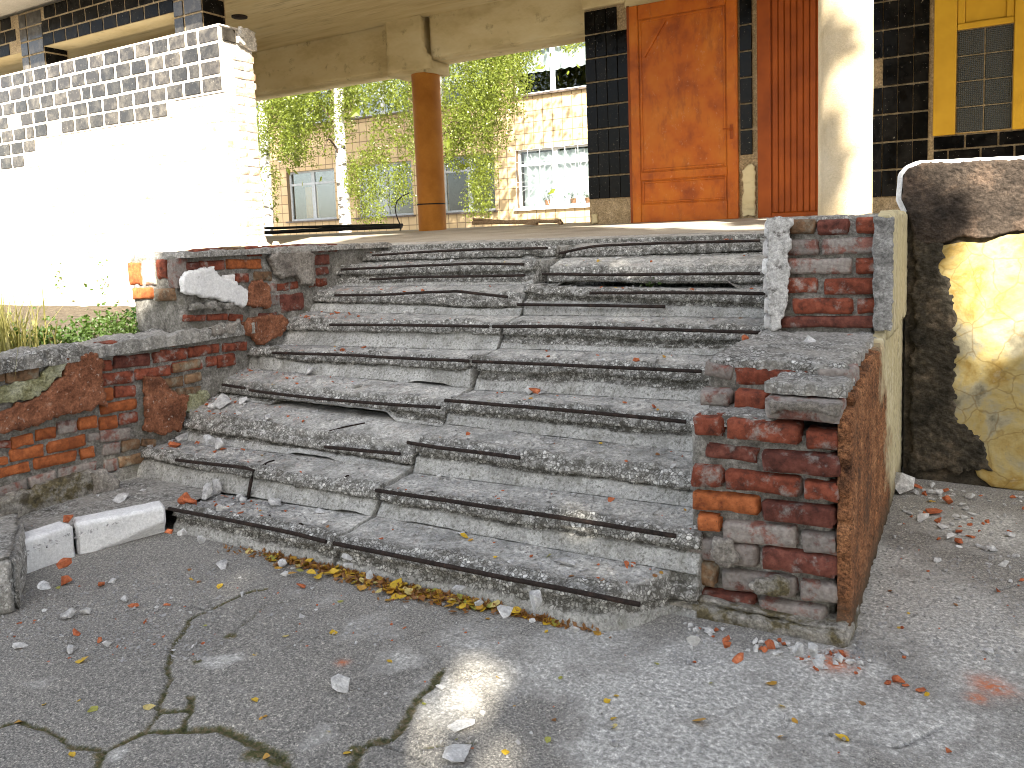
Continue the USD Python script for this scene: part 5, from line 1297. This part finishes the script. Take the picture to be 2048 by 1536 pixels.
def debris():
    r = np.random.default_rng(77)

    def spot(u, v):
        s = stair_hit(u, v)
        g = at(u, v, z=.0)
        on_ground = (g[1] < 2.43 and g[0] > -3.4) or (g[0] > -.34 and g[1] < 4.7)
        if on_ground: return np.array([g[0], g[1], ground_z(g[0], g[1]) - .001])
        return s

    def px(size_px, p): return size_px / FPX * ((p - CAM) @ FW)
    stones = [  # u, v, size px, flatness, material, name, label, category
        (683, 1388, 52, .35, 'stone_pale', 'stone', 'pale flattish stone lying alone on the asphalt', 'stone'), (922, 1462, 62, .15, 'stone_pale', 'mortar_flake', 'flat round pale flake in the sunny patch of asphalt', 'flake'),
        (912, 1522, 82, .2, 'stone_pale', 'mortar_flake', 'large pale angular flake cut by the bottom edge', 'flake'), (884, 1386, 26, .5, 'stone_pale', 'stone', 'white lump just behind the flat flake in the sunny patch', 'stone'),
        (953, 1363, 22, .5, 'stone_pale', 'stone', 'small white cube-like stone right of the white lump', 'stone'), (1009, 1226, 50, .45, 'stone_pale', 'plaster_chunk', 'white plaster chunk at the right end of the leaf drift', 'chunk'),
        (958, 1209, 24, .6, 'stone_pale', 'plaster_chunk', 'small white plaster chunk amid the drift of leaves', 'chunk'), (1071, 1216, 58, .8, 'stone_grey', 'concrete_chunk', 'big grey concrete chunk leaning on the lowest riser', 'chunk'),
        (1066, 1240, 20, .6, 'stone_pale', 'stone', 'small white stone in front of the big leaning chunk', 'stone'), (1150, 1262, 30, .5, 'stone_pale', 'plaster_chunk', 'white chip with a reddish shadow right of the leaf drift', 'chip'),
        (1387, 1287, 28, 1.1, 'stone_pale', 'plaster_chunk', 'upright white triangular chip near the foot of the brick pier', 'chip'), (1475, 1322, 46, .55, 'chip_brick', 'brick_chunk', 'red brick wedge in front of the brick pier', 'brick chunk'),
        (1451, 1294, 26, .8, 'chip_brick', 'brick_chunk', 'upright orange brick bit beside the pier footing', 'brick chunk'), (1597, 1312, 34, .9, 'stone_grey', 'concrete_chunk', 'grey angular lump in the heap at the pier corner, leftmost', 'chunk'),
        (1622, 1310, 30, .9, 'stone_grey', 'concrete_chunk', 'grey lump in the middle of the heap at the pier corner', 'chunk'), (1637, 1332, 36, .6, 'stone_pale', 'stone', 'pale rounded stone in front of the heap at the pier corner', 'stone'),
        (1640, 1316, 30, .9, 'stone_pale', 'stone', 'pale upright chip topping the heap at the pier corner', 'stone'), (1540, 1290, 40, .3, 'chip_brick', 'brick_chunk', 'flat orange brick flake along the pier footing', 'brick chunk'),
        (1794, 1372, 30, .7, 'chip_brick', 'brick_chunk', 'largest orange brick crumb on the asphalt right of the pier', 'brick chunk'), (1776, 1376, 18, .7, 'chip_brick', 'brick_chunk', 'small orange crumb left of the largest one', 'brick chunk'),
        (1812, 1378, 16, .6, 'chip_brick', 'brick_chunk', 'small orange crumb right of the largest one', 'brick chunk'), (1842, 1388, 26, .5, 'chip_brick', 'brick_chunk', 'brownish brick sliver beside a yellow leaf scrap', 'brick chunk'),
        (1917, 1094, 22, .8, 'chip_brick', 'brick_chunk', 'round orange brick lump on the ground below the yellow wall', 'brick chunk'), (1970, 1106, 24, .6, 'stone_grey', 'stone', 'grey stone right of the round orange lump', 'stone'),
        (1977, 1312, 26, .5, 'stone_grey', 'stone', 'pale grey square stone near the right edge', 'stone'), (1810, 1314, 26, .4, 'stone_grey', 'stone', 'flat grey stone left of the square one', 'stone'),
        (1805, 990, 62, 1.0, 'stone_grey', 'concrete_chunk', 'large grey chunk where the cheek wall meets the rendered wall', 'chunk'), (1902, 974, 34, .5, 'stone_pale', 'plaster_chunk', 'white angular chip below the yellow plaster', 'chip'),
        (1860, 992, 26, .5, 'stone_grey', 'stone', 'grey flat stone left of the white angular chip', 'stone'), (1895, 1012, 24, .7, 'chip_brick', 'brick_chunk', 'reddish brick lump below the white angular chip', 'brick chunk'),
        (1940, 1000, 34, .5, 'stone_grey', 'stone', 'grey lump right of the reddish brick lump', 'stone'), (1870, 1030, 44, .2, 'chip_brick', 'brick_chunk', 'dark thin brick sliver on the rubble by the rendered wall', 'brick chunk'),
        (142, 1240, 38, .5, 'stone_grey', 'stone', 'grey sloping stone right of the dark block', 'stone'), (172, 1234, 24, .8, 'stone_grey', 'stone', 'pale lump touching the sloping stone', 'stone'), (200, 1177, 28, .6, 'chip_brick', 'brick_chunk', 'dark red brick lump in front of the white kerb', 'brick chunk'),
        (224, 1170, 24, .5, 'stone_pale', 'stone', 'whitish chip right of the dark red lump', 'stone'), (133, 1173, 26, .9, 'chip_brick', 'brick_chunk', 'pointed orange brick bit in front of the kerb joint', 'brick chunk'), (129, 1132, 34, .6, 'chip_brick', 'brick_chunk', 'orange brick block standing against the kerb joint', 'brick chunk'),
        (88, 1172, 46, .25, 'stone_grey', 'stone', 'slate grey flat stone behind the pointed orange bit', 'stone'), (41, 1300, 34, .6, 'stone_pale', 'stone', 'whitish block near the left edge of the asphalt', 'stone'), (140, 1310, 34, .6, 'stone_grey', 'stone', 'bluish grey stone beside a round yellow leaf', 'stone'),
        (154, 1275, 26, .35, 'chip_brick', 'brick_chunk', 'flat orange brick flake behind the bluish stone', 'brick chunk'), (200, 1288, 22, .6, 'chip_brick', 'brick_chunk', 'half orange half grey lump left on the asphalt', 'brick chunk'), (268, 1220, 26, .35, 'chip_brick', 'brick_chunk', 'orange brick flake in the middle of the left asphalt', 'brick chunk'),
        (252, 1208, 30, .4, 'stone_grey', 'stone', 'grey stone touching the orange flake', 'stone'), (444, 1138, 38, .35, 'stone_grey', 'stone', 'long grey flat stone in front of the lowest step', 'stone'), (566, 1137, 36, .5, 'stone_grey', 'stone', 'grey stone at the left end of the leaf drift', 'stone'),
        (602, 1181, 26, .5, 'chip_brick', 'brick_chunk', 'orange brown brick lump in front of the leaf drift', 'brick chunk'), (571, 1157, 22, .5, 'stone_pale', 'stone', 'pale pebble below the grey stone of the leaf drift', 'stone'), (364, 1071, 24, .8, 'stone_grey', 'stone', 'grey cube stone in the corner of kerb and lowest step', 'stone'),
        (403, 1086, 26, .8, 'stone_grey', 'stone', 'second grey cube in the corner by the lowest step', 'stone'), (340, 1065, 24, .6, 'chip_brick', 'brick_chunk', 'dark crumbled brick in the very corner of the kerb', 'brick chunk'), (697, 1135, 30, .8, 'stone_pale', 'plaster_chunk', 'white pointed chip standing at the joint of the lowest step', 'chip'),
        (692, 1118, 30, .7, 'stone_pale', 'plaster_chunk', 'cream chip just above the pointed white one', 'chip'), (741, 1155, 22, 1.1, 'stone_grey', 'stone', 'small upright grey stone in the leaf drift', 'stone'), (920, 1180, 30, .9, 'stone_grey', 'stone', 'grey stone against the riser above the leaf drift', 'stone'),
        (442, 1024, 34, .5, 'stone_pale', 'stone', 'whitish angular stone on the lowest tread', 'stone'), (369, 1013, 38, .35, 'chip_brick', 'brick_chunk', 'orange brick flake on the lowest tread near the kerb', 'brick chunk'), (551, 1011, 40, .35, 'stone_grey', 'stone', 'grey wedge stone on the second tread', 'stone'),
        (484, 996, 30, .6, 'stone_grey', 'stone', 'pale grey lump by the bent reinforcing bar', 'stone'), (1133, 1130, 52, .3, 'stone_grey', 'stone', 'large flat grey stone on the lowest right tread', 'stone'), (1065, 785, 32, .6, 'stone_pale', 'stone', 'light grey block on an upper right tread', 'stone'),
        (1078, 786, 36, .5, 'chip_brick', 'brick_chunk', 'reddish lump beside the light grey block', 'brick chunk'), (622, 755, 28, .6, 'stone_grey', 'stone', 'grey pointed stone on the left fifth tread', 'stone'), (715, 772, 40, .35, 'stone_grey', 'stone', 'grey wedge lying against the fifth riser left of the joint', 'stone'),
        (1085, 787, 24, .4, 'stone_grey', 'stone', 'thin grey chip right of the reddish lump', 'stone'), (1340, 634, 18, .6, 'chip_brick', 'brick_chunk', 'orange brick bit on the upper right tread', 'brick chunk'), (350, 892, 30, .8, 'chip_brick', 'brick_chunk', 'salmon brick lump where the left wall meets the rubble', 'brick chunk'),
        (445, 818, 60, .4, 'stone_grey', 'concrete_chunk', 'flat grey slab leaning on rubble at the left fourth tread', 'chunk'), (425, 820, 30, .6, 'stone_grey', 'concrete_chunk', 'grey lump left of the flat leaning slab', 'chunk'), (484, 816, 26, .3, 'stone_pale', 'stone', 'white flake right of the leaning slab', 'stone'),
        (365, 880, 40, .7, 'stone_grey', 'concrete_chunk', 'dark grey lump heaped at the left end of the second tread', 'chunk'), (420, 885, 46, .5, 'stone_grey', 'concrete_chunk', 'pale grey angular slab on the left heap of rubble', 'chunk'), (437, 898, 40, .6, 'stone_grey', 'concrete_chunk', 'grey block at the front of the left heap of rubble', 'chunk'),
        (275, 950, 40, .9, 'stone_grey', 'concrete_chunk', 'grey rounded lump behind the kerb by the left wall', 'chunk'), (255, 962, 44, .8, 'stone_grey', 'concrete_chunk', 'bluish grey lump beside the rounded one by the left wall', 'chunk'), (240, 1003, 44, .5, 'stone_pale', 'stone', 'white wedge stone behind the kerb', 'stone'),
        (232, 980, 34, 1.0, 'chip_brick', 'brick_chunk', 'pinkish brick lump behind the white wedge', 'brick chunk'), (290, 955, 30, .7, 'stone_grey', 'stone', 'grey lump against the second step at its left end', 'stone'), (137, 1046, 24, .9, 'chip_brick', 'brick_chunk', 'orange brick cube on the joint of the kerb stones', 'brick chunk')]
    for i, (u, v, sp, fl, mat, nm, lab, cat) in enumerate(stones):
        p = spot(u, v)
        if p is None:
            h = at(u, v, z=.125); z = .122 if h[0] < -3.4 and h[1] < 2.8 else .45
            p = at(u, v, z=z); p[2] -= .004
            if (u, v) == (137, 1046): p = at(u, v, z=.155)
        size = px(sp, p) * 1.05; a, f = hull(size, 500 + i, 14, fl)
        if i == 7: a = a + 0
        single(nm, (a + p, f), mat, lab, cat)
    # broken slab of render leaning on the left wall
    P = [at(u / 5.12, 880 + v / 5.12, x=-4.05)[[1, 2]] for u, v in ((880, 380), (1000, 355), (1120, 450), (1130, 600), (1080, 640), (880, 620), (900, 520))]
    V, F = plate(P, lambda y, z: np.array([-4.06 + .12 * (.25 - z), y, z]), (1, 0, .12), .045, .012, .008, 131)
    single('render_slab', (V, F), 'render_grey', 'broken slab of grey render leaning on the left cheek wall', 'slab', smooth=40)
    # single leaves that stand out
    lv = [(383, 1066, 34, 'leaf_yellow', 'big upright yellow leaf in the corner of kerb and lowest step'), (165, 1328, 28, 'leaf_yellow', 'round bright yellow leaf on the left asphalt'), (667, 1273, 22, 'leaf_yellow', 'yellow leaf on the asphalt below the leaf drift'), (1398, 1453, 32, 'leaf_ochre', 'orange leaf on the dusty asphalt near the bottom'),
          (1561, 1484, 18, 'leaf_ochre', 'small ochre leaf near the bottom right of centre'), (1683, 1485, 30, 'leaf_yellow', 'narrow mustard leaf on the asphalt by a crack'), (1542, 1376, 26, 'leaf_ochre', 'dull ochre leaf in front of the brick pier'), (1011, 1511, 22, 'leaf_yellow', 'mustard leaf near the bottom edge right of the big flake'),
          (186, 1428, 24, 'leaf_green', 'greenish leaf lying left of the mossy crack'), (300, 1424, 26, 'leaf_pale', 'pale curled leaf above the mossy crack'), (568, 1112, 24, 'leaf_yellow', 'yellow leaf propped on the lowest riser left of the joint'), (510, 1107, 26, 'leaf_yellow', 'yellow leaf in front of the lowest riser'),
          (795, 1182, 34, 'leaf_yellow', 'large yellow leaf on top of the leaf drift'), (1082, 1232, 30, 'leaf_yellow', 'mustard leaf on the big leaning chunk'), (928, 1076, 20, 'leaf_yellow', 'yellow leaf on the lowest right tread'), (1125, 514, 36, 'leaf_yellow', 'yellow leaf at the joint near the top of the steps'),
          (1228, 1463, 18, 'leaf_pale', 'faint pale leaf on dusty asphalt'), (1215, 1409, 18, 'leaf_yellow', 'yellow leaf scrap on the dusty asphalt below the footing'), (1854, 1396, 16, 'leaf_yellow', 'yellow scrap beside the brownish sliver'), (1862, 1008, 18, 'leaf_yellow', 'yellow leaf on the rubble by the yellow wall'), (440, 1180, 18, 'leaf_yellow', 'yellow leaf on the bare asphalt left of the drift')]
    for i, (u, v, sp, mat, lab) in enumerate(lv):
        p = spot(u, v)
        if p is None: continue
        a, f = leaf_mesh(px(sp, p), 900 + i); single('fallen_leaf', (a + p + [0, 0, .002 + .015 * (i in (12, 13))], f), mat, lab, 'leaf', smooth=True)
    # the drift of birch leaves at the foot of the lowest step
    mats = ['leaf_yellow', 'leaf_ochre', 'leaf_brown', 'leaf_yellow', 'leaf_ochre', 'leaf_pale', 'leaf_green']
    NAMEC = dict(leaf_yellow='yellow', leaf_ochre='ochre', leaf_brown='brown', leaf_pale='pale straw', leaf_green='greenish')
    ORD = ['', 'lowest', 'second', 'third', 'fourth', 'fifth', 'sixth', 'seventh', 'eighth', 'topmost']
    SIDE = ['left', 'right']
    path = np.array([(500, 1107), (560, 1118), (620, 1132), (680, 1146), (740, 1164), (800, 1182), (860, 1196), (920, 1206), (980, 1216), (1040, 1228), (1100, 1238), (1180, 1252)], float); wt = np.array([.25, .5, 1.3, 1.5, 1.2, 1.5, 1.6, 1.6, 1.2, .7, .35, .15])
    for k in range(270):
        i = r.choice(len(path), p=wt / wt.sum()); u, v = path[i] + r.normal(0, [26, 6]) + [0, abs(r.normal(0, 8)) - 2]
        g = at(u, v, z=0.); g[1] = min(g[1], 2.44); p = np.array([g[0], g[1], ground_z(g[0], g[1]) + .001 + r.uniform(0, .016) * (wt[i] > .6)])
        m_ = mats[r.integers(7)]; cn = NAMEC[m_]; q_ = 'left of' if u < 650 else 'just right of' if u < 860 else 'far right of'
        a, f = leaf_mesh(r.uniform(.026, .048), 1000 + k); single('fallen_leaf', (a + p, f), m_, f'{cn} birch leaf in the drift {q_} the joint in the lowest step', 'leaf', f'{cn} leaves in the drift {q_} the joint', smooth=True)
    P = []
    for k in range(2000):
        i = r.choice(len(path), p=wt / wt.sum()); u, v = path[i] + r.normal(0, [28, 5]); g = at(u, v, z=0.); g[1] = min(g[1], 2.445); P.append([g[0], g[1], ground_z(g[0], g[1]) + r.uniform(.001, .012)])
    single('leaf_litter', leaf_cards(np.array(P), .024, r), 'leaf_litter', 'brown leaf crumbs filling the drift at the foot of the steps', 'leaf litter', kind='stuff')
    def place(p):
        if p[0] > -.34: return 'right of the brick pier'
        if p[1] > 2.25: return 'close to the lowest step'
        if p[0] < -2.5: return 'in front of the white kerb'
        return 'in the open left of the sunny patch' if p[0] < -1.75 else 'around the sunny patch'
    # scattered leaves
    k = 0
    while k < 85:
        if k % 2:
            n = r.integers(1, 10); side = r.integers(2); T = TREADPTS[(n, side)].reshape(-1, 3); p = T[r.integers(len(T))]
            m_ = mats[r.integers(7)]; cn = NAMEC[m_]; lab, grp = f'small {cn} leaf fallen on the {SIDE[side]} half of the {ORD[n]} step', f'{cn} leaves on the {SIDE[side]} half of the {ORD[n]} step'
        else:
            p = spot(r.uniform(20, 2040), r.uniform(1120, 1530))
            if p is None or p[1] > 4.6: continue
            m_ = mats[r.integers(7)]; cn = NAMEC[m_]; wh = place(p); lab, grp = f'small {cn} leaf on the asphalt {wh}', f'{cn} leaves on the asphalt {wh}'
        a, f = leaf_mesh(r.uniform(.014, .03), 1400 + k); single('fallen_leaf', (a + p + [0, 0, .001], f), m_, lab, 'leaf', grp, smooth=True); k += 1
    # chips of concrete and brick on the treads: thick at the left wall, thin elsewhere
    def tread_spot():
        n = int(r.choice(np.arange(1, 10), p=np.array([.16, .16, .15, .13, .11, .10, .08, .06, .05]))); side = int(r.random() < .30)
        T = TREADPTS[(n, side)]; x0, x1 = T[:, 0].min(), T[:, 0].max()
        x = x0 + (x1 - x0) * (r.beta(.7, 2.0) if side == 0 else r.uniform(0, 1)); fr = 1 - abs(r.normal(0, .38)) if r.random() < .7 else r.uniform(.05, 1)
        return tread_pt(n, side, x, min(max(fr, .05), .95)), f'{SIDE[side]} half of the {ORD[n]} step'
    for k in range(180):
        a, f = hull(float(np.clip(r.lognormal(-3.62, .5), .012, .085)), 2000 + k, 9, .5); p, wh = tread_spot()
        single('concrete_chip', (a + p - [0, 0, .001], f), 'stone_grey' if r.random() < .85 else 'stone_pale', f'small grey concrete chip on the {wh}', 'chip', f'concrete chips on the {wh}')
    for k in range(205):
        a, f = hull(float(np.clip(r.lognormal(-3.8, .45), .011, .06)), 2300 + k, 9, .45); p, wh = tread_spot()
        single('brick_chip', (a + p - [0, 0, .001], f), 'chip_brick', f'small orange red brick chip on the {wh}', 'chip', f'brick chips on the {wh}')
    zones = [((0, 1130, 420, 1330), .30), ((420, 1120, 1000, 1300), .12), ((1350, 1270, 1720, 1340), .22), ((1700, 960, 2048, 1340), .28), ((700, 1250, 1900, 1530), .08)]
    pw = np.array([z[1] for z in zones]); pw /= pw.sum()
    for nm, mat, N, sz, sd, lab, grp in (('concrete_chip', 'stone_grey', 112, -4.0, 2600, 'small grey chip lying on the asphalt', 'concrete chips on the asphalt'), ('brick_chip', 'chip_brick', 80, -4.25, 2900, 'small orange red brick chip lying on the asphalt', 'brick chips on the asphalt'),
                                      ('plaster_chip', 'stone_pale', 60, -4.2, 3100, 'small white plaster chip lying on the asphalt', 'plaster chips on the asphalt')):
        lab = lab.replace(' lying', '').replace('orange red ', 'red ')
        k = 0
        while k < N:
            z = zones[r.choice(len(zones), p=pw)][0]; u, v = r.uniform(z[0], z[2]), r.uniform(z[1], z[3]); p = spot(u, v)
            if p is None or (stair_hit(u, v) is not None and p[1] > 2.43 and p[0] < -.9): continue
            a, f = hull(float(np.clip(r.lognormal(sz, .4), .008, .045)), sd + k, 9, .55); wh = place(p); single(nm, (a + p - [0, 0, .001], f), mat, f'{lab} {wh}', 'chip', f'{grp} {wh}'); k += 1
    for k in range(150):
        u, v = r.uniform(1785, 2048), 945 + abs(r.normal(0, 85)); g = at(u, v, z=0.)
        if g[0] < -.3 or g[1] > 4.66: continue
        a, f = hull(float(np.clip(r.lognormal(-3.35, .45), .015, .09)), 3600 + k, 11, .5); g[2] = ground_z(g[0], g[1]) - .002
        m_ = ['stone_grey', 'stone_grey', 'stone_pale', 'chip_brick'][r.integers(4)]
        lab = dict(stone_grey='grey broken stone', stone_pale='white plaster bit', chip_brick='red brick bit')[m_]
        single('rubble_stone', (a + g, f), m_, f'{lab} in the rubble at the foot of the yellow rendered wall', 'stone', f'{lab}s in the rubble below the rendered wall')
    for k in range(85):
        u = r.uniform(1370, 1720); v = 1274 + (u - 1480) * .19 + abs(r.normal(0, 20)); g = at(u, v, z=0.); g[2] = ground_z(g[0], g[1]) - .001
        a, f = hull(float(np.clip(r.lognormal(-3.75, .4), .012, .05)), 3700 + k, 11, .7); m_ = ['stone_grey', 'stone_grey', 'stone_pale', 'chip_brick'][r.integers(4)]
        lab = dict(stone_grey='grey broken stone', stone_pale='white plaster bit', chip_brick='red brick bit')[m_]
        single('rubble_stone', (a + g, f), m_, f'{lab} in the rubble along the footing of the brick pier', 'stone', f'{lab}s in the rubble along the pier footing')
    # chips lying on the tops of the cheek walls and behind the kerb
    for k in range(95):
        c = k % 5
        if c == 0: p = np.array([r.uniform(-.9, -.42), r.uniform(3.0, 3.85), .90])
        elif c == 1: p = np.array([r.uniform(-.88, -.40), 3.89 + abs(r.normal(0, .15)), 1.425])
        elif c in (2, 3): p = np.array([r.uniform(-4.4, -4.12), r.uniform(1.9, 3.3), .872])
        else: y = r.uniform(1.8, 2.7); p = np.array([r.uniform(-4.08, -3.62), y, .125])
        a, f = hull(float(np.clip(r.lognormal(-3.5, .5), .014, .09)), 3300 + k, 10, .55)
        lab, grp = [('loose chip on top of the right cheek wall', 'loose chips on the right cheek wall')] * 2 + [('loose chip on the ledge of the left cheek wall', 'loose chips on the left cheek wall')] * 2 + [('loose chip on the rubble behind the white kerb', 'loose chips behind the kerb')], None
        l2, g2 = lab[c]
        single('loose_chip', (a + p - [0, 0, .004], f), ['stone_grey', 'stone_pale', 'chip_brick', 'stone_grey'][r.integers(4)], l2, 'chip', g2)
    # grit too small to count
    V, F, n = [], [], 0
    tet = np.array([[0, 2, 1], [0, 1, 3], [1, 2, 3], [2, 0, 3]])
    pts = []
    for k in range(12000): pts.append(tread_spot()[0] + r.normal(0, [.02, .008, 0]))
    while len(pts) < 18500:
        z = zones[r.choice(len(zones), p=pw)][0]; u, v = r.uniform(z[0] - 10, z[2] + 10), r.uniform(z[1], z[3]); g = at(u, v, z=0.)
        if (g[1] < 2.44 and g[0] > -3.4) or (g[0] > -.34 and g[1] < 4.7): pts.append([g[0], g[1], ground_z(g[0], g[1])])
    for k in range(900): pts.append([r.uniform(-.9, -.42), r.uniform(2.99, 3.86), .896])
    for k in range(1500): pts.append([r.uniform(-4.1, -3.5), r.uniform(1.8, 2.75), .122])
    pts = np.array(pts); N = len(pts); s = np.clip(r.lognormal(-5.0, .5, N), .003, .018); s[:12000] *= 1.35
    q = r.normal(0, 1, (N, 4, 3)); q /= np.linalg.norm(q, axis=2, keepdims=True); q *= s[:, None, None] * .6; q[..., 2] *= .7
    q = q - q[..., 2].min(1)[:, None, None] * np.array([0, 0, 1.]); V = (q + pts[:, None]).reshape(-1, 3); F = (tet[None] + np.arange(N)[:, None, None] * 4).reshape(-1, 3)
    single('grit', (V, F), 'grit', 'fine grit and mortar crumbs over the steps and the asphalt', 'grit', kind='stuff')


debris()
